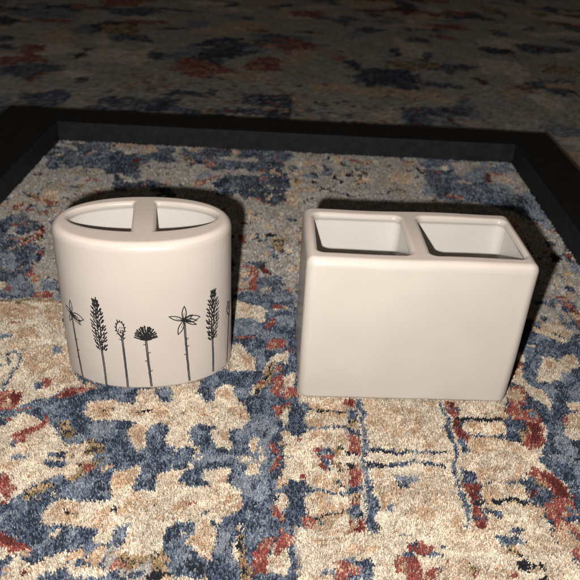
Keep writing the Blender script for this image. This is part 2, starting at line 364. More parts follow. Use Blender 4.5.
# ------------------------------------------------------------------ rug pattern: woven patches in rug centimetres
PATCHES = """
S0|-49.56 94.57 54.5 112.69 35.95 65.9 22.5 54.71 0.92 52.51 -5.57 51.84 -20.96 55.44 -32 55.72
B0|-23.39 63.37 -6.5 65.42 -4.28 47.36 -18.08 46.04
T0|0.65 69.97 25.32 73.1 18.56 49.54 0.99 47.86
B0|-31.89 88.58 -27.21 89.33 -25.3 90.46 -23.65 85.96 -22.54 85.75 -20.32 86.47 -16.37 86.7 -15.69 82.76 -19.17 82.24 -18.72 78.91 -18.51 74.54 -20.72 73.93 -21.68 76.87 -23.09 78.61 -23.59 80.55 -25.61 80.6 -27.35 79.66 -29.38 79.02 -31.38 83.64
N0|-23.47 85.23 -20.66 86.8 -18.93 79.87 -21.19 78.88 -22.94 79.96
N0|-20.82 77.31 -18.63 77.3 -16.14 78.3 -14.62 76.6 -18.47 74.36 -21.02 74.19
S0|-31.65 87.82 -28.81 88.27 -28.19 87.02 -30.86 86.14
B0|-30.93 86.36 -28.23 87.17 -27.56 85.73 -30.47 84.9
S0.169|-31.15 84.57 -27.26 84.65 -23.53 85.45
T0|-24.94 90.11 -21.39 90.27 -18.23 89.55 -18.06 87.21 -21.04 86.13 -23.32 86.78
S0|-24.55 88.55 -21.11 88.93 -19.1 87.05 -22.83 85.86
S0.673|-23.22 79.59 -21.26 79.2 -19.17 77.55
S0|-24.8 80.37 -22.95 80.99 -21.75 78.15 -21.24 75.07 -22.31 73.72 -23.28 72.99 -25.93 68.19 -28.07 70.63 -29.28 78.71 -27.25 79.34
N0|-23.59 80.55 -22.38 81.77 -21.58 79.49 -23.01 78.29
S0.537|-22.3 78.39 -20.95 78.92 -19.01 77.38
S0|-19.33 81.18 -18.32 83.08 -16.88 83.66 -15.24 83.18 -14.35 77.91 -15.36 78.08 -17.04 79.15 -18.75 80.24
T0.206|-17.48 81.45 -15.77 80.33
K0.111|-17.06 81.86 -16.37 81.61
K0.109|-16.92 79.83 -16.16 79.74
G0|-26.84 75.52 -26.56 76.18 -26.14 74.39 -26.42 73.75
G0.253|-25.26 74.21 -24.19 73.76 -24.46 75.54
G0|-25.06 75.15 -24.54 75.84 -23.98 74.69 -24.34 73.44
R0.249|-25.29 72.72 -23.8 72.34
R0.365|-26.77 70.81 -25.3 70.44 -24.02 68.44
B0|-18.19 89.56 -15.72 89.55 -12.72 89.62 -9.21 90.17 -5.1 90.42 -2.34 90.45 -2.05 83.01 -5.61 82.49 -9.1 81.64 -10.72 82.44 -12.37 83.25 -14.56 84 -17.35 85.05
N0|-17.49 85.77 -15.94 86.01 -14.87 84.32 -17.09 83.62
N0|-12.08 88.92 -9.94 89.26 -9.78 85.45 -12.11 85.1
S0|-15.72 89.55 -14.73 89.3 -14.76 86.95 -12.52 84.31 -14.56 84 -15.3 85.36
G0|-14.76 86.95 -13.55 86 -12.6 83.94 -14.05 84.08
S0|-17.09 83.62 -14.5 83.65 -12.37 83.25 -10.39 81.8 -8.35 81.75 -5.56 81.81 -8.21 80.41 -10.15 79.81 -11.68 78.28 -12.61 76.38 -14.29 76.34 -13.94 78.61 -15.98 77.68
K0.14|-16.77 81.9 -15.24 81.92 -14.56 82.43
K0.109|-15.91 79.98 -14.39 79.86
T0.205|-15.49 79.04 -13.37 79.68
S0|-9.65 86.59 -8.14 87.59 -5.51 86.47 -5.53 84.99 -8.41 84.92
T0|-8.73 89.45 -7.75 89.2 -7.88 87.63 -8.58 87.9
B0|-8.75 85.61 -6.34 85.24 -5.61 82.49 -8.39 82.09
R0|-11.85 85.14 -10.22 84.65 -9.8 83.28 -11.27 82.71
R0|-12.2 78.53 -11.32 79.31 -9.69 80.2 -9.15 79.82 -10.19 78.17 -11.25 76.95
N0|-15.59 75.54 -14.19 75.74 -13.65 72.56 -15 72.37
N0|-10.15 77.86 -8.88 79.66 -6.01 81.07 -1.98 81.31 -1.69 74.15 -5.88 73.59 -8.07 74.46 -9.45 76.08
B0|-8.21 80.41 -6.48 80.66 -5.94 77.18 -7.44 75.15 -8.4 77.47
N0|-6.54 81.33 -5.03 81.55 -4.33 74.97 -5.51 74.81
T0.128|-4.78 81.58 -1.99 81.71
T0.125|-4.65 79.6 -1.91 79.73
T0.123|-4.52 77.7 -1.84 77.82
T0.121|-4.41 76.04 -1.77 76.16
L0.119|-4.55 81.96 -4 75.01
L0.119|-3.54 82.1 -3.06 75.14
L0.119|-2.53 82.25 -2.12 75.27
S0.141|-8.03 81.11 -5.28 81.51
L0.157|-7.67 75.11 -6.44 74.68 -7.08 76.41
R0.157|-6.36 73.82 -4.27 74.09 -1.68 73.86
N0.26|-6.08 73.27 -1.66 73.29
R0|-4.38 83.37 -2.57 83.29 -2.53 82.39 -4.32 82.27
B0|-3.9 89.47 -0.61 89.2 -0.3 87.7 -1.32 85.68 -0.93 73.43 -2.98 72.59
N0|-3.71 86.06 -1.33 86.05 -1.26 82.15 -3.5 82.17
N0|-3.37 79.84 -1.15 80.48 -1.01 74.58 -3.07 74.3
R0.235|-2.24 85.55 -1.31 85.32
R0.226|-2.44 81.3 -1.22 81.14
R0.26|-3.06 74.01 -1.39 73.37
R0.222|-2.73 87.71 -2.64 85.85
S0.116|-3.47 83.92 -1.32 84.24
S0.111|-3.23 79.53 -1.18 79.82
S0.109|-3.12 77.32 -1.11 77.59
S0.107|-3.02 75.5 -1.05 75.76
S0|-1.33 86.05 -0.04 88.12 3.48 89.05 3.54 75.19 2.34 73.86 -0.81 73.45
T0|0.08 84.44 -0.02 83.84 -0.29 83.45 -0.64 83.39 -0.94 83.71 -1.06 84.27 -0.97 84.88 -0.69 85.29 -0.34 85.34 -0.04 85.02
T0|-0.11 80.96 -0.2 80.4 -0.47 80.03 -0.8 79.98 -1.09 80.28 -1.21 80.8 -1.12 81.37 -0.86 81.75 -0.51 81.8 -0.22 81.5
T0|0.44 78.44 0.35 77.9 0.08 77.55 -0.25 77.5 -0.52 77.78 -0.64 78.29 -0.55 78.82 -0.29 79.19 0.05 79.23 0.33 78.95
T0|0.89 82.46 0.78 81.88 0.51 81.5 0.17 81.45 -0.12 81.75 -0.24 82.3 -0.14 82.88 0.13 83.27 0.48 83.32 0.77 83.01
T0|1.51 85.38 1.4 84.77 1.12 84.36 0.77 84.31 0.47 84.63 0.35 85.2 0.46 85.82 0.74 86.24 1.1 86.29 1.4 85.96
T0|2.44 86.24 2.32 85.62 2.03 85.21 1.67 85.16 1.38 85.48 1.27 86.07 1.38 86.7 1.67 87.12 2.03 87.17 2.33 86.84
T0|0.24 75.94 0.15 75.43 -0.1 75.1 -0.43 75.05 -0.7 75.32 -0.81 75.79 -0.72 76.3 -0.47 76.65 -0.14 76.69 0.13 76.42
T0|1.92 76.77 1.82 76.26 1.55 75.92 1.23 75.87 0.96 76.14 0.86 76.63 0.95 77.14 1.21 77.5 1.55 77.54 1.81 77.26
T0|2.8 82.05 2.69 81.48 2.41 81.1 2.07 81.05 1.79 81.35 1.68 81.89 1.79 82.47 2.07 82.86 2.42 82.91 2.7 82.6
G0|0.35 79.38 0.3 78.7 0.13 78.26 -0.08 78.23 -0.26 78.62 -0.34 79.29 -0.29 79.98 -0.13 80.44 0.09 80.47 0.27 80.06
G0|-0.01 76.51 -0.06 76.22 -0.2 76.02 -0.38 76 -0.53 76.15 -0.59 76.43 -0.54 76.72 -0.4 76.92 -0.22 76.95 -0.07 76.79
G0|1.82 88.79 1.75 88.42 1.56 88.17 1.33 88.13 1.13 88.33 1.06 88.68 1.13 89.05 1.32 89.31 1.55 89.35 1.75 89.15
K0.246|3.72 86.81 4.28 88.17 5.39 89.11 6.04 88.13 6.21 85.71
T0|4.28 88.02 5.37 88.57 6.16 87.93 5.8 85.29 4.51 86.56
R0|6.47 88.73 7.81 88.56 9.37 87.43 10.44 87.44 8.74 86.08 7.21 87.33
K0.309|4.73 82.67 4.81 79.81
K0.202|5.18 82.39 6.2 82.2 6.65 83.64
K0.259|8.32 83.53 8.41 81.64
K0.148|7.54 83.42 9.66 84.08
T0|6.97 82.31 8.82 83.26 9.22 81.62 7.79 78.82 6.86 79.97
K0.196|7.16 81 7.68 79.12 8.58 79.57
G0|7.3 81.35 7.94 81.44 7.72 79.77
K0.27|2.72 78.12 4.07 78.18 5.28 77.54 5.96 76.41 7.13 75.79 8.62 76.47 9.94 77.99 11.23 78.66
N0.203|5.39 77.24 6.66 75.9
K0.135|2.84 77.83 2.83 76.59
K0.156|-0.92 73.15 0.72 72.8 2.34 74.44
R0|9.36 87.28 10.71 87.48 11.06 86.79 9.3 86.53
G0|2.79 84.49 2.66 84.13 2.32 83.88 1.91 83.82 1.57 83.97 1.44 84.29 1.57 84.64 1.91 84.9 2.33 84.96 2.67 84.8
L0|15.53 89.92 28.35 89.93 28.5 80.13 27.97 69.7 25.98 72.06 24.92 75.63 21.54 76.65 16.36 76.95 15.33 78.34 16.7 85.16
B0|16.42 86.31 20.05 86.84 19.86 84.44 22.95 81.51 24.01 80.58 26.78 79.9 27.39 75.95 26.22 72.99 22.98 75.86 16.85 77.52 16.05 80.55
B0|19.72 79.99 23.77 79.49 24.03 76.98 19.67 77.4
B0|16.47 90.06 20.12 89.97 19.69 87.4 16.13 87.49
S0|20.49 88.13 22 90.26 23.97 88.65 23.13 86.69 21.65 85.87 20.87 84.01 20.07 85.65
S0|23.79 85.59 27.59 86.74 28.81 84.57 28.36 81.17 26.91 80.44 24.82 82.32 23.38 81.57
D0|23.53 84.97 24.42 85.45 23.54 81.92 22.78 82.14
R0|25.2 86.99 26.75 86.02 24.81 84.23
R0|17.81 78.47 19.86 78.44 19.51 77.68 17.68 77.64
T0|25.21 84.06 27.45 84.38 27.03 82.63 25.26 82.38
R0.229|13.53 88.34 15.59 86.79 16.03 85.06
R0.301|10.64 86.06 12.82 85.78 14.03 84.77
T0|11.27 83.21 14.4 84.24 14.42 80.87 11.39 79.9
K0.152|11.65 87.44 12.49 86.95
G0|16.36 76.95 16.19 76.35 15.93 75.95 15.68 75.92 15.53 76.26 15.53 76.84 15.7 77.46 15.96 77.86 16.22 77.9 16.37 77.55
S0|15.82 76.88 15.66 76.39 15.37 76.07 15.07 76.03 14.87 76.29 14.84 76.75 15 77.24 15.28 77.58 15.59 77.62 15.8 77.35
R0.185|25.46 71.55 26.57 71.42 27.45 70.49
R0.208|26.86 70.42 28.7 69.62
G0.181|25.89 70.3 27.54 69.48
N0.213|26.1 72.52 27.51 72.07
S0|25.77 69.86 28.02 69.88 27.76 64.14 27.12 59.91 25.06 59.68 26.35 64.72
B0|27.23 67.15 27.74 66.42 27.45 64.85 27.01 65.18
L0.154|26.96 68.74 27.95 68.37
S0|-31.51 72.95 -26.57 76.08 -24.02 71.65 -24.99 67.88 -24.6 65.22 -23.05 59.88 -21.83 57.24 -27.62 56.59 -30.93 65.09 -31.49 68.81
B0.173|-31.34 72.27 -30.22 72.35 -29.5 72.06
G0|-29.84 72.59 -28.93 73.11 -28.18 72.23 -28.73 71.58 -29.36 71.88
T0|-28.79 71.77 -27.86 72.67 -26.41 72.47 -25.59 70.31 -26.47 68.39 -27.7 70.78
R0|-27.47 71.94 -26.48 71.7 -25.77 69.92 -26.67 69.44
N0|-26.7 69.08 -26.24 69.5 -25.82 68.65 -26.56 68.2
R0|-28.94 71.75 -28.27 72.03 -27.7 70.78 -28.36 70.5
N0.127|-28.25 73.4 -28.18 74.61
G0.179|-27.95 73.44 -28.15 75.03
T0.214|-30.92 68.88 -28.82 68.8
L0.191|-28.88 68.97 -27 69.11
B0|-30.99 65.25 -28.87 65.68 -28.15 64.45 -28.62 63.44 -27.59 61.4 -27.54 60.52 -25.22 60.79 -25.07 58.8 -27.48 58.24 -28.22 58.15
N0|-30 64.88 -29.07 64.66 -28.55 62.51 -28.96 62.15
N0|-28.41 60.71 -26.77 60.61 -26.42 58.92 -27.68 58.78
L0|-28.3 66.09 -27.73 66.5 -26.99 65.58 -27.83 65.15
B0|-28.72 66.03 -27.51 65.85 -25.99 64.72 -24.98 64.2 -24.72 62.97 -25.63 62.4 -26.76 62.11 -27.49 62.63
N0|-26.38 63.39 -25.55 63.81 -25.28 62.59 -26.02 62.35
R0|-27.04 67.44 -26.11 67.73 -25.6 66.6 -26.63 66.64
R0.25|-28.71 64.06 -27.59 64.46 -26.4 64.67 -25.82 65.07
R0|-28.73 64.32 -27.74 64.5 -27.55 63.95 -28.46 63.77
R0.162|-28.83 66.36 -28.36 66.25
R0.286|-27.67 61.24 -26.68 61.51 -25.36 61.22 -24.91 61.87 -24.55 62.68 -24.96 63.73
D0|-25.5 63.66 -24.78 63.59 -24.37 62.55 -25.05 62.31
K0.153|-25.48 60.76 -24.89 61.42 -24.43 62.08
S0|-25.25 60.49 -24.67 61.15 -24.27 59.17 -25.1 59.64
N0|-25.23 58.5 -24.78 59.11 -24.24 57.51 -24.64 57.2
G0|-24.3 58.47 -23.84 58.66 -23.58 57.86 -23.95 57.82
L0|-26.28 60.37 -25.58 61.05 -25.35 59.61 -25.92 58.98
B0|-24.87 59.38 -24.42 60.01 -24.22 58.61 -24.63 58.29
B0|-29.65 60.78 -27.81 62.36 -25.44 60.84 -24.91 60.46 -23.67 55.66 -23.65 54.52 -22.69 52.79 -21.49 50.83 -24.49 50.35 -25.5 50.25
N0|-28.17 60.08 -27.33 61.06 -25.92 59.91 -24.29 56.37 -24.89 55.91 -26.43 58.57 -27.4 58.04
L0|-27.25 57.65 -26.28 58.17 -25.21 56.27 -25.17 55.11 -26.38 55.36
L0|-24.86 53.28 -24.01 54.48 -22.74 52.43 -23.31 50.98 -24.45 51.2
G0.1|-26.31 55.17 -25.1 54.93 -24.53 55.95
N0|-25.7 53.55 -25.44 54.32 -24.96 52.55 -25.18 52.17
T0.161|-26.8 58.53 -26.26 60.3 -25.73 61.7
R0.218|-27.53 61.04 -26.05 61.44 -24.97 62.48
T0.179|-25.17 62.45 -24.59 63.22
S0|-24.66 60.93 -23.71 62.4 -20.88 55.2 -21.15 53.68 -22.45 54.27 -23.43 56.07 -23.78 58.87
R0.223|-23.74 54.51 -23.54 55.29 -23.58 56.25
R0|-23.71 54.7 -23.14 54.95 -22.19 53.2 -22.57 52.98
R0.211|-23.65 56.44 -23.84 58.45
L0|-22.22 53.56 -20.51 53.38 -20.19 52.34 -21.53 52.03
G0.125|-23.67 55.66 -23.57 57.66
K0.099|-21.68 54.17 -20.51 53.38
R0|-22.02 51.63 -21.01 52.08 -20.15 51.65 -20.27 50.89 -21.55 50.76
C0|-25.37 49.93 -19.19 50.23 -16.65 43.47 -22.61 42.92
T0|-25.25 49.61 -22.17 49.76 -20.52 48.96 -20.73 47.07 -22.4 47.52 -24.34 47.33
T0|-20.56 49.6 -19.21 49.74 -17.94 46.15 -19 46.34
T0|-21.77 45.79 -20.28 46.22 -18.51 43.84 -20.27 43.4
G0.17|-24.36 50.03 -23.39 50.23
G0|-23.02 50.17 -22.62 50.55 -22.34 49.75 -22.76 49.7
G0.304|-22.36 50.31 -21.02 50.48 -19.49 50.37
G0|-21.43 50.67 -19.5 50.7 -19.41 50.11 -21.05 50.04
R0.083|-23.11 48.07 -22.56 48.91 -21.85 48.35
L0|-22.51 45.14 -21.75 45.07 -21.63 44.51 -22.3 44.59
B0.087|-22.3 44.59 -21.6 44.88
R0.072|-22.4 46.61 -21.86 46.96
R0.082|-18.81 47.87 -18.39 47.61
L0.09|-19.83 46.86 -18.81 46.81
C0|-23.05 33.11 25.81 36.88 20.56 22.01 -16.75 19.87
B0|-4.76 47.31 0.68 47.83 0.93 39.59 0.97 33.53 -3.89 33.16 -4.89 41.96
C0|-4.4 45.47 -3.7 45.53 -2.51 43.86 -2.23 42.33 -3.05 41.99 -4.92 42.23 -4.53 43.39
T0|-3.62 44.64 -2.68 43.84 -2.58 42.44 -3.3 42.93
R0|-4.24 46.57 -2.72 46.8 -2.68 46.24 -4.1 46.11
N0|-3.93 46.13 -3.03 46.06 -2.97 45.3 -3.51 45.4
C0|-5.66 47.23 -4.58 47.33 -4.4 45.47 -5.27 45.39
L0|-2.21 47.24 -1.14 47.66 -0.2 46.79 -1.79 46.33
R0|-1.7 46.18 -0.37 46.62 -0.15 45.41 -1.55 45.13
N0|-1.61 44.67 -1.01 44.88 -0.88 44.01 -1.57 43.94
L0|-2.4 44.75 -1.72 45.11 -1.59 42.81 -2.28 43.02
C0|-0.81 44.45 0.04 44.97 0.56 45.02 0.26 43.25 -0.27 43.77 -0.91 42.87 -1.36 41.73 -1.71 41.97 -1.3 43.68
G0|-1.27 43.12 -0.78 43.73 -0.89 42.31 -1.51 41.45 -2.08 40.09 -2.34 40.33 -1.84 41.42
K0|-1.35 41.6 -1.38 41.44 -1.45 41.33 -1.55 41.32 -1.64 41.41 -1.68 41.57 -1.66 41.73 -1.58 41.83 -1.48 41.84 -1.39 41.75
K0|-2.06 39.59 -2.08 39.48 -2.15 39.41 -2.24 39.41 -2.31 39.46 -2.35 39.56 -2.33 39.67 -2.26 39.74 -2.17 39.75 -2.1 39.69
K0|-1.03 42.86 -1.05 42.76 -1.12 42.69 -1.2 42.68 -1.27 42.74 -1.3 42.83 -1.28 42.93 -1.22 43 -1.13 43.01 -1.06 42.95
N0|-0.26 43.49 0.17 43.38 0.12 42.4 -0.38 42.36
R0|-0.75 43.02 -0.33 43.2 -0.39 42.5 -0.8 42.32
B0|0.13 44.98 0.66 44.88 0.6 43.57 0.17 43.53
R0|0.2 45.44 0.65 45.33 0.57 44.87 0.22 44.84
R0|-1.03 41.76 -0.12 42.11 0 40.92 -0.11 39.5 -0.43 39.47 -0.97 40.7
C0|-0.11 41.84 0.63 42.17 0.77 39.57 0.05 39.51
R0|0.18 40.54 0.92 40.09 0.94 39.34 -0.01 39.01
L0|-2.19 39.33 -0.92 39.68 -0.86 38.46 -1.82 38.62
R0|-1.04 40.44 -0.46 40.23 -0.59 39.46 -1 39.68
N0|-2.82 39.27 -1.24 39.66 -1.14 37.72 -2 36.72 -2.9 38.29
R0|-0.69 38.23 0.39 38.68 0.25 38.07 -0.19 37.44 -0.56 37.07
C0|-0.2 37.56 0.41 38.08 0.46 36.47 -0.07 36.2 -0.25 36.98
G0|0.5 38.21 0.46 38.06 0.33 37.97 0.18 37.95 0.05 38.03 -0 38.17 0.04 38.31 0.17 38.41 0.32 38.42 0.45 38.34
N0|0.4 38.56 1.5 38.65 1.53 36.1 0.62 36.03
L0|0.87 38.6 1.66 38.42 1.36 37.45
N0|-0.47 36.84 0.06 36.77 -0.07 36.2 -0.45 36.39
L0|-2 36.72 -0.63 36.83 -0.28 35.74 -0.82 34.63 -2.01 34.75
B0|-1.65 36.08 -0.9 36.14 -0.86 35.48 -1.61 35.42
C0|0.21 34.71 1.01 35.19 1.54 34.6 1.04 33.84 -0.05 33.86
N0|-0.47 35.08 0.19 35.34 0.17 33.87 -0.26 33.74
R0|-0.67 34.64 -0.38 34.77 -0.12 33.75 -0.55 33.61
G0|0.21 34.71 0.19 34.61 0.12 34.54 0.02 34.53 -0.05 34.59 -0.08 34.68 -0.06 34.78 0.01 34.85 0.1 34.86 0.18 34.8
R0|1.43 35.12 1.38 35.01 1.25 34.94 1.08 34.93 0.95 34.98 0.9 35.08 0.95 35.18 1.08 35.25 1.24 35.27 1.38 35.22
C0|-2.24 34.94 -1.27 34.8 -1.2 33.57 -2.13 33.5
T0|0.78 35.61 0.7 35.42 0.48 35.3 0.2 35.27 -0.02 35.37 -0.12 35.54 -0.04 35.72 0.18 35.85 0.46 35.87 0.69 35.78
C0|-23.21 44.46 -16.96 45.05 -14.89 40.03 -14.14 39.5 -15.67 38.67 -17.81 37.26 -19.65 35.41
T0|-19.92 42.86 -18.26 43.54 -17.01 41.57 -17.66 40.27 -19.01 41.14
T0|-18.12 44.1 -17.03 44.2 -16.11 41.65 -16.94 41.83
T0|-21.46 44.07 -20.47 44.44 -20.41 43.35 -21.17 43.28
T0|-16.56 41.61 -15.67 41.18 -15.03 40.02 -15.62 39.49 -16.63 39.88
L0|-17.96 43.84 -17.34 44.17 -17.18 43.37 -17.52 42.94
B0.169|-21.39 41.38 -20.89 41.27 -20.76 41.74 -20.75 42.99 -20.09 42.9 -19.82 42.21 -19.88 40.81 -19.88 39.6 -19.71 38.44
C0|-19.96 36.22 -18.11 35.74 -17.75 36.3 -15.95 35.92 -15.48 35.34 -14.26 34.04 -12.56 32.76 -18.18 31.7
R0|-20.17 37.84 -19.4 38.47 -18.33 38.56 -18.16 37.45 -18.37 36.46 -19.48 36.05
T0|-19.47 37.12 -19.07 37.6 -18.62 36.76 -19.23 36.5
D0|-19.03 38.27 -18.41 38.37 -18.36 37.22 -18.85 37.39
B0|-19.52 36.15 -18.57 36.23 -18.25 35.73 -18.17 34.96 -19 34.82
R0|-18.68 35.6 -18.31 35.73 -18 35.44 -18.29 35.11
N0|-18.73 35.18 -18.26 35.32 -18.22 34.92 -18.62 34.89
B0|-18.16 39.63 -17.54 39.92 -17.28 39.11 -17.66 38.73
R0|-17.67 40.08 -16.82 40.22 -16.65 39.35 -17.24 39
L0|-18.45 36.67 -17.25 37.31 -16.17 37.95 -16.93 36.36 -17.79 36.4
R0.154|-18 36.6 -17.23 36.83
B0|-17.21 36.77 -16.22 37.66 -15.05 38.04 -14.18 38.57 -13.38 39.4 -12.07 39.51 -11.39 39.15 -9.91 32.68 -11.27 32.85 -12.37 34 -13.02 33.47 -13.73 33.6 -14.64 34.6 -14.9 35.9 -15.78 35.42 -16.86 35.95
N0|-14.88 37.5 -14.14 38.41 -13.32 39.17 -13.49 38.17 -14.14 36.91 -13.47 36.54 -13.35 35.61 -14.25 35.85
N0|-17 36.57 -16.42 36.94 -16.05 36.01 -16.83 36.06
L0|-16.35 37.16 -15.58 37.45 -15.43 36.49 -16.04 36.44
L0|-13.15 39.12 -12.46 39.29 -12.1 38.4 -12.89 38.11
N0|-12.35 38.84 -11.58 38.67 -11.45 38.12 -12.3 38.05
R0|-16.33 38 -15.3 38.91 -14.41 39.4 -13.48 39.79 -13.18 39.51 -13.69 38.91 -14.95 38.21 -15.54 37.78
T0|-14.5 39.7 -13.62 39.78 -13.25 39.5 -14.02 39.04
D0|-15.71 38.33 -14.85 38.86 -14.46 38.54 -15.43 37.9
R0|-17.71 34.36 -17.09 34.81 -16.42 35.26 -15.94 35.26 -16.01 35.91 -15.65 35.78 -15.69 34.92 -16.29 34.47 -16.49 33.87 -16.84 33.36 -17.33 33.61
B0|-17.6 33.69 -16.94 33.64 -17.07 33.25 -17.43 33.32
R0|-17.22 34.6 -16.59 34.95 -16.29 34.47 -16.82 34.04
G0|-15.04 35.48 -14.56 35.93 -13.89 35.06 -13.37 34.7 -13.29 33.93 -14.06 34.25 -14.76 34.79
K0|-14.55 35.41 -14.56 35.34 -14.6 35.29 -14.68 35.29 -14.75 35.32 -14.8 35.39 -14.79 35.46 -14.75 35.51 -14.67 35.52 -14.6 35.48
K0|-13.98 34.85 -13.98 34.78 -14.03 34.73 -14.1 34.73 -14.17 34.77 -14.22 34.83 -14.21 34.9 -14.17 34.95 -14.09 34.96 -14.02 34.92
K0|-13.49 34.1 -13.49 34.03 -13.54 33.99 -13.61 33.98 -13.68 34.02 -13.72 34.09 -13.72 34.15 -13.67 34.2 -13.6 34.21 -13.53 34.17
K0|-14.13 34.44 -14.13 34.37 -14.18 34.33 -14.25 34.32 -14.32 34.36 -14.36 34.43 -14.36 34.5 -14.32 34.54 -14.24 34.55 -14.17 34.51
K0|-13.52 34.69 -13.52 34.62 -13.57 34.57 -13.64 34.57 -13.72 34.6 -13.76 34.67 -13.76 34.74 -13.71 34.79 -13.63 34.79 -13.56 34.76
K0|-14.54 34.91 -14.54 34.84 -14.59 34.79 -14.66 34.78 -14.73 34.82 -14.78 34.89 -14.78 34.96 -14.73 35.01 -14.66 35.01 -14.58 34.98
L0|-14 34.06 -13.37 34.7 -12.89 33.96 -13.44 33.53
G0|-12.97 33.76 -12.42 34.19 -11.69 33.48 -11.27 32.85 -12.56 32.76
C0|-13.05 33.56 -12.71 33.78 -12.5 33.04 -12.81 32.74
K0|-12.44 33.61 -12.44 33.55 -12.47 33.52 -12.53 33.51 -12.59 33.54 -12.62 33.59 -12.62 33.65 -12.58 33.69 -12.52 33.69 -12.47 33.66
K0|-11.79 33.19 -11.79 33.13 -11.83 33.09 -11.89 33.09 -11.94 33.12 -11.97 33.17 -11.97 33.23 -11.93 33.26 -11.88 33.27 -11.82 33.24
B0|-14.86 32.58 -14.08 33.01 -13.1 32.81 -12.87 32.46 -14.75 32.23
N0|-14.31 32.9 -13.68 32.99 -13.44 32.63 -14.21 32.58
L0|-13.11 35.73 -11.23 35.99 -10.65 34.13 -11.48 33.68 -12.42 34.19
N0|-11.83 34.53 -11.06 35.28 -10.52 34.73 -10.49 32.91 -11.29 32.94
B0|-13.46 39.62 -11.63 39.42 -10.41 39.44 -10.31 38.41 -10.43 37.98 -11.85 38.03 -13 37.85
N0|-12.93 39.31 -12.5 39.35 -12.04 38.35 -12.04 37.93 -12.4 38.07
L0|-12.13 39.2 -11.59 39.25 -11.36 38.24 -11.84 38.2
N0|-11.36 38.75 -10.72 39.32 -10.45 39.35 -10.47 38.15 -11.04 38.27
C0|-13.59 37.64 -12.17 38 -11.62 37.97 -10.43 37.98 -10.39 39.35 -9.23 39.62 -8.75 38.29 -7.68 38.38 -7.41 38.74 -7.91 39.74 -6.71 40.73 -5.5 38.39 -5.05 34.96 -5.74 34.03 -6.54 33.97 -7.48 34.18 -7.51 34.91 -7.25 35.84 -8.25 36.15 -8.82 35.87 -8.95 34.95 -8.75 33.94 -9.3 33.68 -10.03 34.27 -10.13 35.16 -9.88 35.94 -11.25 35.98 -11.7 36.1 -12.93 36.01 -13.55 36.75
T0|-13.31 37.41 -11.92 37.86 -11.45 37.24 -11.74 36.26 -12.91 36.32
T0|-10.78 37.13 -9.9 37.53 -9.6 36.59 -10.33 36.53
T0|-9.16 37.59 -8.21 37.67 -7.62 36.75 -8.4 36.37 -9.11 36.79
T0|-10.16 35.3 -9.54 35.81 -9.04 35.39 -8.91 34.22 -9.44 33.89 -10.01 34.42
T0|-7.46 35.22 -6.57 35.44 -6.23 34.57 -7.08 34.21
T0|-10.07 38.35 -9.57 38.56 -9.3 37.74 -9.83 37.7
K0.132|-9.82 36.89 -9.51 36.91 -9.24 37.02
K0.117|-7.63 37.15 -7.36 37.12 -6.92 37.16
K0|-6.9 37.17 -6.91 37.09 -6.97 37.03 -7.05 37.02 -7.12 37.07 -7.15 37.15 -7.14 37.24 -7.09 37.3 -7.01 37.3 -6.94 37.26
K0.07|-12.38 36.92 -12.03 37.03
R0|-11.91 36.91 -11.93 36.86 -11.99 36.83 -12.08 36.82 -12.16 36.84 -12.2 36.89 -12.18 36.94 -12.12 36.97 -12.03 36.98 -11.95 36.96
K0.07|-11.67 37.06 -11.44 37
B0|-9.12 39.37 -8.58 39.77 -7.91 39.74 -7.38 38.57 -8.11 38.34 -8.85 38.53
N0|-7.43 38.6 -7.45 38.51 -7.53 38.45 -7.64 38.44 -7.73 38.49 -7.78 38.57 -7.76 38.66 -7.68 38.73 -7.58 38.73 -7.48 38.69
L0|-8.89 39.3 -8.33 39.61 -7.98 38.86 -8.62 38.72
N0|-11.25 35.98 -9.88 35.94 -10.06 35.31 -10.56 34.82 -11.04 35.08
N0|-10.58 35.35 -10.57 35.08 -10.66 34.91 -10.81 34.9 -10.98 35.05 -11.09 35.31 -11.1 35.57 -11.02 35.75 -10.86 35.76 -10.69 35.61
L0|-12.08 35.15 -11.21 35.37 -10.8 34.51 -11.39 34.02
B0|-11.35 33.88 -9.98 34.06 -9.38 33.61 -9.33 32.91 -11.08 32.78
N0|-10.82 33.78 -10.27 33.97 -9.91 33.28 -10.46 33.1
N0|-9.11 33.27 -9.13 33.12 -9.23 33.03 -9.38 33.01 -9.52 33.09 -9.6 33.24 -9.59 33.39 -9.48 33.49 -9.33 33.5 -9.19 33.42
L0|-10.03 34.27 -9.41 33.75 -9.65 33.44
L0|-9.18 33.62 -8.42 33.82 -8.38 33.12 -9.04 32.93
B0|-8.95 34.95 -8.71 35.8 -8.12 36 -7.27 35.92 -7.53 35.06 -7.49 34.25 -6.84 33.94 -6.69 33.04 -8.54 32.9
N0|-8.15 33.99 -7.51 34.32 -7.21 33.21 -8.09 33.14
N0|-7.25 35.81 -7.28 35.7 -7.4 35.62 -7.56 35.61 -7.7 35.67 -7.76 35.77 -7.73 35.88 -7.62 35.96 -7.46 35.97 -7.32 35.91
L0|-8.78 35.11 -8.33 35.45 -8.19 34.71 -8.63 34.38
N0|-7.56 35.06 -7.55 34.84 -7.62 34.7 -7.73 34.69 -7.85 34.82 -7.92 35.03 -7.92 35.25 -7.86 35.39 -7.74 35.4 -7.63 35.27
L0|-6.71 33.81 -6.34 33.98 -5.9 33.73 -5.8 33.11 -6.59 33.05
N0|-6.29 33.7 -5.72 33.89 -5.61 33.12 -6.2 33.08
G0|-11.83 33.42 -11.28 33.6 -11.11 32.91 -11.65 32.73
B0|-6.07 40.61 -5.21 41.98 -2.33 42.23 -1.13 41.4 -0.88 36.66 -0.71 33.49 -3.19 33.3 -3.28 34.22 -1.94 36.73 -2.57 37.97 -3.4 38.73 -3.53 40.11 -4.23 40.41 -4.86 40 -4.79 38.45 -5.67 38.46 -6.26 39.18 -6.24 40.23
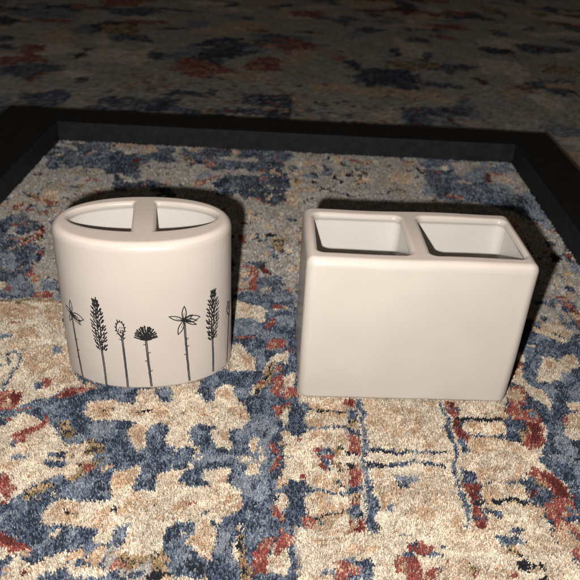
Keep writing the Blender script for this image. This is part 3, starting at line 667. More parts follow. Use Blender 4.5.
N0|-4.94 41.63 -3.93 41.9 -3.18 41.22 -2.76 40.35 -3.92 40.61 -4.85 40.89
L0|-5.46 41.21 -5.05 41.62 -4.72 40.72 -5.13 40.33
N0|-6.23 40.15 -5.67 40.19 -5.27 38.75 -5.67 38.46 -6.23 39.18
L0|-5.35 40.31 -5.02 40.34 -4.83 38.78 -5.2 39.09
N0|-2.45 42.22 -1.87 42.27 -1.92 41.33 -2.25 41.12
N0|-2.64 38.8 -2.01 39.19 -1.46 39.24 -1.36 37.58 -2.08 37.2 -2.71 38.29
L0|-3.53 40.11 -2.75 40.18 -2.77 39.13 -3.31 38.91
B0|-2.08 38.67 -1.65 38.88 -1.58 37.72 -2.01 37.69
C0|-4.96 39.9 -4.23 40.41 -3.59 40.19 -3.38 38.74 -2.57 37.97 -2.16 37.03 -2.33 36.23 -3.02 35.79 -3.41 35.53 -3.44 34.79 -3.2 34.37 -3.45 33.92 -4.17 34 -4.69 34.54 -4.75 35.43 -4.6 35.9 -5.87 36.03 -6.32 34.86 -7.18 33.92 -8.24 40.06 -6.18 40.6 -6.21 39.18 -5.67 38.46 -4.73 38.37
T0|-4.84 39.82 -3.86 40.08 -3.54 39.06 -4.16 38.67 -4.63 38.97
T0|-4.07 37.84 -2.57 37.97 -2.23 37.02 -2.56 36.52 -3.32 36.78
T0|-6.21 37.67 -5.46 37.73 -5.04 36.96 -5.78 36.9
T0|-4.15 35.63 -3.52 35.53 -3.44 34.79 -3.95 34.75
R0.079|-5.34 37.22 -4.76 37.22
K0|-2.79 37.22 -2.81 37.15 -2.87 37.11 -2.95 37.1 -3.01 37.13 -3.04 37.2 -3.03 37.27 -2.96 37.31 -2.89 37.32 -2.82 37.28
K0|-6.89 37.18 -6.89 37.09 -6.94 37.03 -7 37.03 -7.06 37.08 -7.1 37.16 -7.09 37.24 -7.05 37.3 -6.98 37.31 -6.92 37.26
T0|-2.36 37.41 -2.41 37.22 -2.6 37.09 -2.83 37.07 -3.03 37.17 -3.12 37.35 -3.07 37.55 -2.88 37.68 -2.65 37.7 -2.44 37.6
N0|-3.42 35.61 -3.06 35.64 -3.15 34.96 -2.99 34.38 -3.3 34.43 -3.47 35.08
B0|-6.09 34.73 -6.17 35.62 -5.65 36 -4.5 35.98 -4.75 35.43 -4.69 34.54 -4.27 34 -3.35 33.85 -3.49 33.28 -5.16 33.15 -5.39 34.05 -5.92 34.23
N0|-5.74 35.88 -5.34 35.99 -4.93 35.26 -4.77 33.96 -5.15 33.79 -5.38 34.78
N0|-4.53 35.75 -4.56 35.62 -4.68 35.53 -4.84 35.52 -4.98 35.59 -5.04 35.71 -5.01 35.84 -4.89 35.92 -4.73 35.94 -4.59 35.87
L0|-5.49 35.52 -5.04 35.26 -5.49 34.77
N0|-4.04 33.8 -3.35 33.85 -3.4 33.43 -4 33.38
L0|-3 35.57 -2.43 36.22 -1.94 36.73 -0.91 37.29 -0.71 33.49 -2.2 33.38 -2.32 34.87 -2.88 34.25
B0|-1.78 35.97 -1.06 36.02 -1 35.12 -1.73 35.21
B0|-2.95 34.97 -2.42 34.86 -2.48 34.28 -2.99 34.38
C0|-2.18 35.03 -1.61 34.93 -1.5 34.06 -1.93 33.68 -2.21 34.15
T0|-1.68 34.48 -1.71 34.29 -1.8 34.17 -1.92 34.16 -2.03 34.27 -2.09 34.45 -2.06 34.64 -1.97 34.77 -1.84 34.78 -1.73 34.67
C0|-1.47 34.35 -1.06 34.24 -1.07 33.67 -1.47 33.64
B0|-6.63 33.96 -5.98 34.01 -5.78 33.32 -6.44 33.06
G0|-2.26 39.69 -1.8 41.16 -1.38 41.94 -1.08 41.59 -1.53 40.46 -1.91 39.37 -2.23 39.26
K0|-1.86 39.72 -1.89 39.54 -1.97 39.42 -2.08 39.41 -2.17 39.51 -2.22 39.69 -2.2 39.88 -2.12 40 -2.01 40.01 -1.91 39.9
K0|-1.39 41.47 -1.41 41.36 -1.48 41.29 -1.56 41.28 -1.63 41.34 -1.67 41.45 -1.65 41.56 -1.58 41.63 -1.5 41.64 -1.43 41.58
C0|-2.47 39.5 -2.21 40.58 -1.99 40.6 -2.24 39.34
R0|-1.47 41 -1.5 40.87 -1.6 40.79 -1.72 40.78 -1.83 40.84 -1.88 40.97 -1.85 41.1 -1.75 41.19 -1.62 41.2 -1.52 41.13
S0|-6.5 73.12 0.54 74.74 1.02 69.01 0.78 59.3 0.23 53.88 -1.15 55.87 -3.34 58.83 -4.67 58.21 -5.39 58.61
N0|-7.5 75.04 -2.27 75.75 -1.1 74.18 -2.16 73.36 -5.75 73.9
R0.26|-5.73 73.76 -2.99 73.59 -1.09 73.71
T0|-1.46 76.57 0.5 76.84 0.3 72.69 -0.78 72.55
T0|-5.21 70.69 -3.64 70.89 -3.23 68.48 -4.81 68.88
G0|-1.72 63.56 -0.77 64.21 -0.44 61.63 -1.51 61.5
N0|-3.3 63.91 -3.36 63.62 -3.54 63.42 -3.78 63.4 -3.98 63.55 -4.08 63.82 -4.02 64.11 -3.84 64.31 -3.6 64.34 -3.39 64.19
K0|-2.65 63.19 -2.7 62.9 -2.89 62.71 -3.12 62.68 -3.33 62.83 -3.42 63.1 -3.36 63.38 -3.18 63.58 -2.94 63.61 -2.74 63.46
B0|-0.11 68.27 -0.18 67.95 -0.37 67.73 -0.63 67.7 -0.84 67.86 -0.92 68.17 -0.86 68.49 -0.66 68.71 -0.4 68.74 -0.19 68.57
N0|0.54 68.35 0.46 68.03 0.26 67.81 0.01 67.78 -0.2 67.94 -0.28 68.25 -0.21 68.57 -0.01 68.79 0.24 68.82 0.45 68.65
N0|0.18 61.44 0.11 61.17 -0.07 60.98 -0.3 60.96 -0.5 61.1 -0.58 61.36 -0.51 61.63 -0.33 61.82 -0.09 61.85 0.1 61.7
B0|-0.3 61.64 -0.36 61.37 -0.55 61.18 -0.78 61.15 -0.98 61.3 -1.06 61.55 -1 61.83 -0.81 62.02 -0.58 62.05 -0.38 61.9
T0|-3.56 64.15 -3.62 63.86 -3.8 63.66 -4.04 63.63 -4.24 63.78 -4.34 64.06 -4.28 64.35 -4.1 64.55 -3.86 64.58 -3.65 64.43
T0|-1.97 66.86 -2.03 66.55 -2.22 66.34 -2.47 66.31 -2.68 66.47 -2.77 66.77 -2.71 67.08 -2.52 67.29 -2.27 67.32 -2.06 67.16
T0|-1.33 69.94 -1.39 69.6 -1.59 69.38 -1.85 69.34 -2.07 69.52 -2.16 69.83 -2.1 70.17 -1.89 70.4 -1.64 70.43 -1.42 70.25
T0|-1.93 60.95 -1.99 60.68 -2.17 60.5 -2.4 60.47 -2.59 60.61 -2.68 60.86 -2.62 61.14 -2.45 61.32 -2.21 61.35 -2.02 61.21
G0|-0.79 62.1 -0.85 61.82 -1.04 61.63 -1.27 61.6 -1.47 61.75 -1.55 62.01 -1.49 62.29 -1.31 62.48 -1.07 62.51 -0.87 62.36
T0|0.36 64.35 0.29 64.05 0.1 63.85 -0.14 63.83 -0.34 63.98 -0.42 64.25 -0.36 64.55 -0.17 64.75 0.08 64.78 0.28 64.63
B0|-3.44 70.29 -3.5 69.95 -3.7 69.72 -3.96 69.69 -4.18 69.86 -4.28 70.18 -4.22 70.52 -4.03 70.75 -3.77 70.78 -3.54 70.61
K0|-1.73 64.37 -1.79 64.07 -1.98 63.88 -2.22 63.85 -2.42 64 -2.51 64.28 -2.45 64.57 -2.27 64.77 -2.02 64.8 -1.82 64.65
N0|-4.48 58.71 -3.15 59.34 -2.16 58.26 -3.28 57.9
R0.425|-4.76 57.97 -3.49 57.65 -2.98 56.79 -3.12 55.66
R0|-3.68 57.17 -2.99 57.01 -2.84 53.98 -3.43 53.91
R0.307|-4.8 53.56 -3.65 53.89 -2.99 53.75
D0.32|-2.83 57.95 -1.87 56.91
T0|-4.59 57.29 -3.68 57.17 -3.59 54.53 -4.64 54.21
R0.413|-1.13 55.44 -0 54.27
K0.163|-2.38 58 -1.48 58.33
S0|-3.11 58.86 0.09 59.22 0.42 54.74 -0.71 55.92 -2.12 57.56
B0|-4.95 52.93 -2.98 53.54 -2.82 56.13 -1.63 56.71 0.23 53.88 0.49 51.49 -1.76 50.88 -3.25 51.5 -4.98 52.12
L0|-1.51 54.12 0.01 53.86 0.06 52.23 -1.2 52.11
N0|-1.59 55.82 -0.9 55.03 -1.09 54.58
C0|-4.75 51.94 -3.25 51.5 -2.2 51.22 -2.49 49.31 -4.28 49.13 -4.73 50.58
T0|-4.29 51.4 -3.45 51.29 -3.37 50.34 -4.18 50.26
R0.198|-1.46 51.1 -0.13 51.31
G0.178|-0.54 51.39 0.71 51.13
B0|-2.38 50.82 0.72 50.74 0.77 47.83 -1.19 47.64 -2.66 48.92
L0|-4.48 49.11 -2.28 49.33 -2.15 47.2 -4.48 46.98
R0|-1.85 48.82 -1.19 49.62 -1.15 48.89 -1.68 47.59
L0|-1.1 49.81 0.53 49.97 0.36 48.5 -0.83 48.38
C0|-3.34 49.96 -1.97 50.86 -1.86 49 -3.06 48.88
C0|0.98 48.6 19.18 50.35 16 39.41 1.13 38.84
C0|0.07 35.21 1.2 35.79 1.78 36.01 2.83 36.26 4.24 36.37 4.25 33.92 0.12 33.61
N0|0.67 38.58 1.52 38.84 1.89 38.13 1.54 37.2 1.43 36.49 1.9 36.36 1.21 35.46 0.63 35.42 0.46 37.65
B0|0.91 38.79 1.65 38.85 1.77 38.3 1.17 38.07
L0|1.16 38.62 1.65 38.57 1.53 37.92
B0|1.31 36.75 1.9 36.53 1.78 36.18 1.37 36.15
T0|1.4 39.21 4.48 39.56 4.56 38.53 4.3 37.96 2.01 38.14
C0|1.52 39.31 2.88 39.52 2.75 39.04 1.65 38.85
C0|3.61 39.2 4.35 39.36 4.31 38.33 3.71 38.28
T0|1.77 37.94 4.41 37.88 4.42 36.65 2.01 36.45 1.6 37.03
C0|2.84 37.31 4.4 37.43 4.36 36.55 3.07 36.54
C0|1.65 37.75 2.61 37.83 2.25 37.08 1.66 37.04
K0.121|1.77 38.3 2.61 38.04 3.46 38.04 4.3 37.96
B0.157|1.54 36.5 2.48 36.37 3.42 36.45 4.47 36.48
T0|1.78 36.01 3.29 36.13 3.16 35.28 2.01 35.19
T0|3.4 35.63 4.33 35.87 4.29 34.88 3.49 34.82
R0|0.92 35.27 1.38 35.47 1.33 35.06 0.99 34.95
R0|2.18 34.72 2.81 34.68 3.37 34.32 3.41 33.93 2.24 33.84
B0|2.41 34.33 3.03 34.54 3.36 33.93 2.24 33.77
G0|3.48 34.49 4.06 34.7 3.91 33.89 3.35 33.85
K0|4.27 34.39 4.84 34.52 5.04 34.06 4.37 34.01
R0|4.32 35.7 5.14 35.77 5.19 34.62 4.38 34.4
R0|4.33 39.55 5.23 39.62 5.18 38.77 4.44 38.62
D0|4.67 39.48 5.16 39.52 5.07 38.85 4.7 38.82
B0|4.37 38.33 5.17 38.49 5.23 37.5 4.57 37.36
N0|4.49 38.25 4.79 38.28 4.87 37.47 4.58 37.45
K0|4.87 38.56 5.17 38.58 5.15 38.21
G0|4.56 37.18 5.21 37.14 5.06 36.52 4.54 36.57
K0|4.9 37.03 4.87 36.98 4.78 36.94 4.68 36.93 4.6 36.96 4.57 37.01 4.6 37.06 4.69 37.1 4.79 37.11 4.87 37.08
N0|4.53 36.4 5.18 36.45 5.15 36.02 4.57 35.97
R0|4.51 35.97 4.8 35.91 4.53 35.22
R0|4.55 35.55 5.2 35.86 5.17 34.3 4.61 34.34
T0|5 34.29 5.39 34.24 5.27 34.07
C0|5.23 39.62 9.09 39.85 8.66 34.33 5.61 34.1 5.46 37.34
B0.285|5.47 39.55 5.52 38.24 5.53 36.82 5.41 35.45 5.49 34.09
B0.158|5.44 39.45 5.49 38.24 5.54 36.65 5.43 35.29 5.5 34.17
C0.118|5.26 38.41 5.23 36.45 5.24 35.11
N0.319|5.85 34.39 6.53 34.44 7.34 34.59
K0.191|6.07 34.37 7.33 34.53
T0|6.7 39.46 7.57 39.53 7.48 38.59 6.87 38.54
T0|6.86 36.93 7.59 37.16 7.45 35.78 6.86 35.57
T0|5.88 38.27 6.6 38.15 6.39 37.06 5.93 37.2
C0|6.62 39.64 11.37 39.94 11.52 37.83 11.35 34.77 6.2 34.22
T0|7.16 38.75 9.27 39.11 9.3 38.37 7.82 38.07
T0|7.32 36.62 8.41 36.88 8.29 35.84 7.36 35.77
T0|9.42 35.6 10.14 35.82 10.16 35.16 9.45 34.95
T0|9.14 37.99 9.62 38.03 9.23 35.92 8.84 36.56
T0|10.33 39.66 10.96 39.72 10.83 38.86 10.34 38.82
T0|6.73 37.98 7.17 37.48 6.95 36.42 6.61 36.56
T0|9.73 35.13 9.68 35.01 9.56 34.93 9.44 34.92 9.34 34.99 9.32 35.1 9.37 35.22 9.49 35.3 9.62 35.31 9.71 35.25
N0.228|6.22 34.46 6.79 34.55 7.12 34.48 8.14 34.53
K0.152|6.45 34.53 7.01 34.47
B0.169|7.57 34.49 8.71 34.52 9.85 34.61 10.76 34.6
N0.115|9.28 34.58 10.2 34.64 11 34.66
B0.271|11.35 39.84 11.42 39.09 11.36 37.99 11.4 36.77 11.49 35.59 11.45 34.7
B0.159|11.42 39.09 11.4 37.82 11.46 36.6 11.5 35.27
R0|11.6 39.87 12.37 39.97 12.35 39.17 11.73 39.12
R0|11.7 38.93 12.33 39.02 12.3 38.16 11.7 38.2
R0|11.78 37.94 12.32 37.98 12.28 37.09 11.8 37.06
R0|11.85 36.97 12.45 37.02 12.38 36.16 11.76 36.15
D0|11.9 39.79 12.28 39.83 12.24 39.26 11.87 39.23
D0|11.88 37.86 12.23 37.79 12.18 37.17 11.88 37.15
C0.129|11.48 39.86 11.54 38.73 11.7 37.49 11.7 36.11 11.68 34.72
B0|11.86 36.04 12.38 35.99 12.51 34.86 11.9 34.65 11.87 35.46
N0|12.2 35.65 12.5 35.43 12.45 34.85 12.05 34.82
C0|12.45 39.75 14.33 39.8 14.03 38.39 12.52 38.09
T0|12.58 37.73 13.96 38.02 13.63 36.43 12.64 36.18 12.57 37.03
C0|12.7 37.74 13.22 37.96 12.96 37.24
C0|12.64 36.18 13.59 36.26 13.28 34.76 12.59 34.71
T0|12.78 35.69 13.52 35.92 13.35 35.08
K0.245|12.4 38.08 12.75 38.01
K0.278|13.22 38.23 13.71 38
B0.114|12.6 37.82 13.66 37.73
B0.119|12.97 36.38 13.61 36.34
B0|21.86 53.71 23.26 54.32 24.08 54.17 24.39 52.39 24.29 49.83 25.04 49.29 23.98 46.11 23.08 46.03 22.88 47.52 22.13 48.03 21.02 48.91 19.95 49.22 18.34 45.97 18.27 45.24 18.47 43.5 18.83 42.52 22.04 42.8 23.13 43.57 26.84 54.68 24.17 54.88 22.37 54.7
T0|21.3 52.09 22.42 52.64 23.4 52.3 23.38 51.42 23.58 49.76 23.08 48.91 22.26 49.64 21.14 49.33 20.45 49.77 20.7 50.74
S0|21.42 52.1 23 52.59 23.39 51.86 22.58 50.71 21.91 51.28
C0|20.45 49.77 21.28 49.85 22.17 49.32 23.05 48.8 23.01 48.31 22.2 48.63 21.08 49.12
C0|23 50.96 23.47 50.17 22.98 49.71 22.57 50.29
B0|20.88 50.97 21.67 51.26 21.58 50.3 20.92 50.23
N0|19.99 49.12 20.48 49.27 20.35 48.55 20 48.52
L0|20.49 49.06 21.37 48.95 21.84 48.2 20.97 47.53 20.33 48.06
N0|21.99 48.51 22.51 48.16 22.88 47.52 22.36 47.66 21.9 48.01
K0.192|20.14 47.36 20.78 47.23
C0|20.51 47.88 21.09 47.54 20.93 46.58 21.13 45.4 20.6 45.81 20.64 46.74
C0|19.47 47.78 20.05 47.83 20.12 47.26 19.48 47.4
C0|20.2 45.96 20.71 46.19 21.13 45.4 21.72 45.19 22.55 45.08 22.16 44.52 21.17 44.08 20.75 43.02 19.31 42.73 19.41 44.27 19.82 45.38
T0|21.44 47.19 22.3 47.46 22.97 46.39 22.78 45.46 22.17 45.23 21.72 45.91
C0|21.84 47.42 22.53 47.1 22.86 46.76 21.95 46.3
T0|19.94 45.03 20.72 45.1 20.3 44 19.64 43.95
K0.128|20.02 44.15 20.56 44.17
N0|22.15 46.41 22.66 46.46 22.4 45.97 22.09 46.04
G0|22.68 45.81 22.55 45.54 22.38 45.36 22.24 45.35 22.19 45.5 22.23 45.77 22.36 46.05 22.52 46.24 22.66 46.25 22.72 46.09
L0|21.21 47.55 21.67 47.21 21.22 45.68 21.1 46.41
B0|21.15 46.79 21.67 46.46 21.44 45.52 21.02 45.57
L0|18.94 46.59 19.78 46.85 20.31 46.34 19.59 45.72 18.97 45.85
N0|19.74 46.29 20.31 46.34 19.93 45.75
N0|18.33 45.06 19.09 45.49 19.41 44.27 19.14 42.88 18.7 43.18 18.32 44.18
L0|21.23 44.26 21.86 44.23 21.39 43.41 20.9 43.54
N0|22.05 44.51 22.54 44.38 22.26 43.49 21.88 43.63
N0|23.62 49.16 24.46 49.64 23.65 46.45 23.2 46.41 23.24 48.33
L0|23.94 51.69 24.2 50.65 23.93 49.8 23.53 50.38
L0|23.47 52.52 24.09 52.58 23.62 51.45 23.32 51.63
C0|17.71 44.3 18.19 44.52 18.27 43.14 17.99 42.45 17.03 42.37
T0|17.78 44.13 18.06 43.98 17.8 42.93 17.41 43.07
R0|18.6 46.55 18.9 46.02 18.63 45.82
C0|18.39 46.16 18.95 46.21 18.65 45.45 18 45.03
R0|24.81 54.95 25.35 54.3 25.36 53.16 25.96 52.77 25.04 49.29 24.71 51.12 24.73 53.09 24.53 54.45
D0|24.88 53.56 25.28 52.93 25.02 51.37 24.84 52.66
S0|25.71 55.04 27 55.17 26.21 52.79 25.61 53.18
R0|24.94 52.23 25.73 52.09 25.22 50.54 24.62 50.48
B0|20.62 48.28 25.54 48.74 20.68 34.6 17.07 34.33 18.52 38.48 18.09 40.69 18.01 43.38 18.85 44.75
C0|19.44 44.28 20.31 45.97 21.58 45.81 23.21 46.79 23.24 44.88 22.16 44.52 20.94 43.12 20.02 42.67 19.25 42.73
T0|20.16 45.41 21.24 45.78 21.09 44.69 20.02 44.33
T0|22.18 46.69 23.29 46.51 22.67 45.09 21.83 45.56
K0.128|20.04 44.12 20.6 44.12
N0|22.25 44.79 23.15 44.6 22.46 42.5 21.91 43.21
L0|21.42 44.19 21.99 43.98 21.5 42.92 20.94 43.12
B0|21.15 47.45 21.67 47.21 21.33 45.51 21.03 45.89
N0|20.23 42.31 21.54 42.55 20.89 40.46 20.06 39.71 20.09 41.33
L0|21.5 42.42 22.46 42.5 21.98 41.02 21.04 40.71
L0|19.31 42.36 20.39 42.33 19.72 40.6 19.22 41.5
C0|18.05 43.51 18.45 42.66 19.13 41.73 19.43 40.11 19.15 39.41 18.58 40.27 17.91 41.15 17.85 42.11
C0|17.94 42.49 18.74 42.56 19.13 41.73 18.44 41.43
R0|16.79 41.9 17.75 42.35 17.76 40.9 17.5 40.18 16.66 39.21 16.94 38.57 17.77 38.42 18 37.16 17.45 35.71 16.45 35.04 15.9 35.59 16.48 36.23 17.06 37.09 16.97 38.14 16.34 38.52 16.19 39.39 16.76 40.82
T0|16.62 41.52 17.47 41.83 17.16 40.62 16.28 40.08
T0|17.19 41.33 17.59 41.12 17.2 40.16 16.83 39.9
D0|17.06 37.93 17.95 38 17.55 36.31 16.75 35.65 17.07 36.88
C0|18.16 38.23 18.21 37.39 17.78 36.13 17.87 36.95
L0|17.41 39.27 18.05 39.43 17.83 38.64 17.34 38.71
N0|17.96 40.22 18.42 40.26 18.82 38.5 18.39 38.04 18.02 39.32
N0|18.19 38.89 18.86 39.16 18.54 38.05 18.1 38.01
T0|12.63 39.78 15.56 39.57 16 38.93 15.65 38.03 12.35 38.2
C0|12.61 39.66 15.01 39.75 15.58 39.01 14.07 38.12 12.37 38.31
K0.245|12.05 38.13 12.91 38.07 13.46 37.96 14.49 38.05 15.25 38.21
K0.262|13.49 38.07 14.33 37.97
R0|16.58 38 16.46 37.88 16.23 37.79 15.95 37.77 15.75 37.82 15.69 37.93 15.81 38.05 16.04 38.14 16.32 38.16 16.52 38.11
N0|15.45 38.45 16.17 38.4 16.92 37.92 16.79 36.86 16.14 36 15.29 35.94 15.62 37.6
B0|15.74 37.82 16.62 37.89 16.55 37.05 15.68 36.98
C0|12.42 37.77 15.47 37.91 15.37 36.55 13.84 36.33 12.51 36.73
T0|12.86 37.81 13.84 37.67 13.66 36.82 12.7 36.95
T0|14.38 37.5 15.4 37.59 14.91 36.71 14.19 36.66
B0.127|12.6 36.43 13.83 36.26 15.09 36.28
T0|12.56 36.23 15.34 36.14 16.14 34.93 12.54 34.65
C0|13.78 36.02 15.1 35.72 15.17 34.85 13.61 35.22
C0|15.62 35.57 16.32 35.62 16.56 34.96 15.72 34.89
G0|16.33 37.03 16.9 37.28 16.62 36.24 16.19 36.21
D0|12.2 37.33 12.45 37.14 12.26 36.1 12.01 36.28
N0|17.91 36.34 18.49 36.38 18.38 35.09 17.82 35.05
L0|19.13 38.09 19.77 36.89 19.51 35.18 18.38 35.09 18.49 36.38
C0|19.64 38.35 20.52 39.3 21.59 39.83 20.43 36.33 19.86 36.29 19.46 37.28
T0|20.16 38.61 21.13 39.35 20.77 37.8 19.89 37.73
C0|20.73 40.45 21.66 40.53 21.43 39.82 20.51 39.74
R0.084|19.58 38.13 20.08 38.82
N0|18.29 37.19 18.88 37.23 18.49 36.38
N0|19.64 36.47 20.43 36.33 19.97 34.93 19.41 34.89
S0|26.41 67.05 28.66 67.32 28.43 61.9 27.96 58.61 26.93 55.52 22.67 55.08 25 60.28 26.25 64.26
N0|26.11 65.61 27.1 66.07 27.29 65.63 26.49 65.08 25.94 65.02
K0|26.2 63.7 26.7 63.98 27.14 63.37 27.25 63.05 26.18 62.93
N0|27.81 65.58 28.25 65.63 28.07 64.02 27.71 64.2
R0|27.5 63.52 28.15 63.59 28.18 62.72 27.61 62.55
R0|28.01 61.85 28.36 61.68 28.15 60.42 27.81 60.59
D0|27.75 63.33 28.22 63.16 28.08 61.44 28.04 62.28
N0.16|25.86 60.48 25.93 59.38
B0|25.86 60.48 26.08 60.2 25.9 59.27 25.76 59.46
L0|25.79 61.61 26.19 61.23 25.79 60.57
T0|24.75 59.05 25.42 59.32 25.28 58.52 24.62 58.26
T0|24.59 57.49 25.13 57.36 24.85 56.76 24.42 56.91
N0|25.43 57.39 25.96 57.54 26.53 57.22 26.31 56.82 25.68 56.94
R0|25.75 56.86 26.31 56.82 26.06 56.34 25.6 56.38
G0|26.26 56.36 26.69 56.22 26.44 55.47 26.11 55.61
R0|24.49 55.54 25.49 55.73 25.36 55 24.3 54.89
L0|22.77 55.45 23.22 56.04 23.44 55.16
R0|23.52 55.44 23.98 55.4 23.77 55.02
T0|26.33 58.44 26.18 58.17 25.93 57.99 25.68 57.97 25.52 58.1 25.52 58.35 25.68 58.62 25.93 58.8 26.18 58.83 26.34 58.69
T0|27.36 60.13 27.23 59.91 27.03 59.75 26.84 59.73 26.73 59.85 26.74 60.07 26.87 60.29 27.07 60.45 27.26 60.47 27.37 60.35
S0|25.86 62.89 26.86 62.79 27.47 62.43 26.48 60.85 25.86 61.83
B0|-11.81 32.88 -5.84 33.33 -5.38 32.83 -6.18 32.25 -7.11 32.53 -8.1 31.76 -9.54 32.09 -10.01 31.45 -11.05 31.89
L0|-5.84 33.33 -1.24 33.68 -1.44 32.86 -2.56 32.52 -2.99 31.71 -4.13 31.89 -4.84 32.61
N0|-10.23 32.91 -9 33.09 -8.48 32.43 -9.41 32.09
C0|-2.89 33.38 -1.74 33.37 -1.94 32.65 -2.7 32.68
L0|-17.59 32.18 -16.4 32.36 -15.73 31.88 -16.79 31.38
L0.131|-16.75 29.19 -15.36 29.76 -13.64 29.25 -12.01 28.15 -10.5 28.11 -9.42 28.93
T0.154|-15.21 28.68 -13.53 28.19 -12.05 27.13 -10.42 26.96
L0.11|-7.71 29.83 -6.25 30.41 -4.51 30.05 -3.06 28.92 -1.52 28.72
T0.147|-7.5 28.76 -5.95 29.33 -4.56 28.66 -3.62 27.7
L0|-9.42 28.93 -9.01 29.73 -8.15 29.64 -7.71 29.83 -7.73 28.75 -8.44 28.25
G0|-8.91 29.27 -8.47 29.46 -8.13 28.95 -8.6 28.69
R0|-13.32 30.55 -12.58 30.93 -11.87 30.57 -12.43 29.97
B0|-11.82 30.82 -11.18 30.7 -11.25 30.05 -11.76 30.17
R0|1.99 33.74 3.41 33.85 3.14 33.12 2.24 32.96
B0|2.37 33.15 3.27 33.3 3.13 32.59 2.56 32.55
L0|-1.23 33.5 -0.33 33.48 -0.54 32.67 -1.19 32.79
B0.162|5.37 34 5.36 30.91 5.38 28.6 5.47 25.84 5.62 23.08
B0.091|5.43 34 5.37 30.12 5.43 26.83 5.64 23.38
B0.165|11.45 34.64 11.58 31.77 11.78 29.04 12.11 26.26 12.55 23.5
C0.101|11.79 34.67 11.88 31.38 12.1 28.33
R0|12.49 33.9 13.04 34.03 13.06 32.89 12.52 32.76
R0|12.63 32.34 13.16 32.47 13.18 31.39 12.66 31.27
R0|12.8 30.8 13.32 30.91 13.33 29.9 12.83 29.79
R0|13.01 29.27 13.51 29.38 13.52 28.42 13.03 28.32
R0|13.19 27.76 13.67 27.86 13.68 26.96 13.2 26.86
R0|13.39 26.28 13.86 26.37 13.87 25.53 13.4 25.44
B0.1|1.87 31.65 3.23 31.41 4.48 31.67
B0.096|1.99 29.88 3.42 29.6 4.63 29.91
B0.09|13.59 33.01 15.33 33.31 17.06 33.09
B0.094|13.94 30.72 15.73 31 17.51 30.81
L0|17.61 35.01 20.46 35.23 20.19 34.02 18.82 33.39 17.98 34.04
N0|18.8 35.01 19.99 35.01 19.64 34.34
L0|0.41 30.56 1.26 30.94 1.51 29.85 0.81 29.19
B0|0.6 28.28 1.29 28.69 1.65 27.77 0.97 27.3
R0|0.77 26.33 1.55 26.65 1.89 25.87 1.12 25.56
L0.11|-13.12 24.65 -11.78 25.51 -10.03 25.1 -8.27 24.08
L0.101|-5.81 25.11 -4.41 25.99 -2.73 25.7 -1.33 24.64
L0|-8.37 24.95 -7.41 25.53 -6.23 25.09 -7.15 24.27
R0|-7.68 25.25 -7.01 25.17 -7.13 24.71
L0|16.49 28.62 18.48 29.34 18.39 28.03 16.8 27.37
T0.145|7.17 31.86 8.81 32.49 9.93 31.56 9.51 30.41 8.14 30.16
T0.132|7.28 27.3 8.91 27.97 10.14 27.07 9.62 25.97
"""
TONES = {'C': (.88, .76, .61), 'T': (.66, .46, .30), 'S': (.53, .495, .455), 'B': (.125, .165, .24), 'N': (.036, .045, .07),  # S is the cream greyed to carry the flash falloff at the back
         'L': (.33, .36, .41), 'R': (.39, .115, .095), 'D': (.16, .035, .03), 'G': (.40, .275, .135), 'K': (.024, .024, .03)}
KEYS = list(TONES); TAB = np.array([TONES[k] for k in KEYS])

def paint_poly(img, x0, y0, h, pts, val):
    pts = np.asarray(pts, float); a = pts.min(0); b = pts.max(0)
    i0 = max(0, int((a[0] - x0) / h)); i1 = min(img.shape[0], int((b[0] - x0) / h) + 2)
    j0 = max(0, int((a[1] - y0) / h)); j1 = min(img.shape[1], int((b[1] - y0) / h) + 2)
    if i1 <= i0 or j1 <= j0: return
    X, Y = np.meshgrid(x0 + (np.arange(i0, i1) + .5) * h, y0 + (np.arange(j0, j1) + .5) * h, indexing='ij')
    ins = np.zeros(X.shape, bool); q = np.roll(pts, -1, 0)
    for (ax, ay), (bx, by) in zip(pts, q):
        if ay == by: continue
        ins ^= ((ay > Y) != (by > Y)) & (X < (bx - ax) * (Y - ay) / (by - ay) + ax)
    img[i0:i1, j0:j1][ins] = val

def paint_line(img, x0, y0, h, pts, w, val):
    for (ax, ay), (bx, by) in zip(pts[:-1], pts[1:]):
        d = np.array([bx - ax, by - ay]); l = max(np.hypot(*d), 1e-6); t = d / l * w * .3; n = np.array([-d[1], d[0]]) / l * w / 2
        A = np.array([ax, ay]) - t; B = np.array([bx, by]) + t
        paint_poly(img, x0, y0, h, [A + n, B + n, B - n, A - n], val)

# whole rug, coarse: random distressed medallions in the same wool colours
BX0, BX1, BY0, BY1, BH = -115.0, 115.0, -30.0, 262.0, .5
big = np.full((int((BX1 - BX0) / BH), int((BY1 - BY0) / BH)), KEYS.index('S'), np.int8)
for _ in range(1500):
    k = rng.choice(KEYS, p=[.10, .13, .22, .20, .09, .09, .09, .03, .04, .01])
    cx, cy = rng.uniform(BX0, BX1), rng.uniform(BY0, BY1); rx, ry = rng.uniform(1, 9), rng.uniform(1, 9)
    a = np.sort(rng.uniform(0, 2 * math.pi, 11)); rr = rng.uniform(.55, 1.15, 11)
    paint_poly(big, BX0, BY0, BH, np.stack([cx + rx * rr * np.cos(a), cy + ry * rr * np.sin(a)], 1), KEYS.index(k))
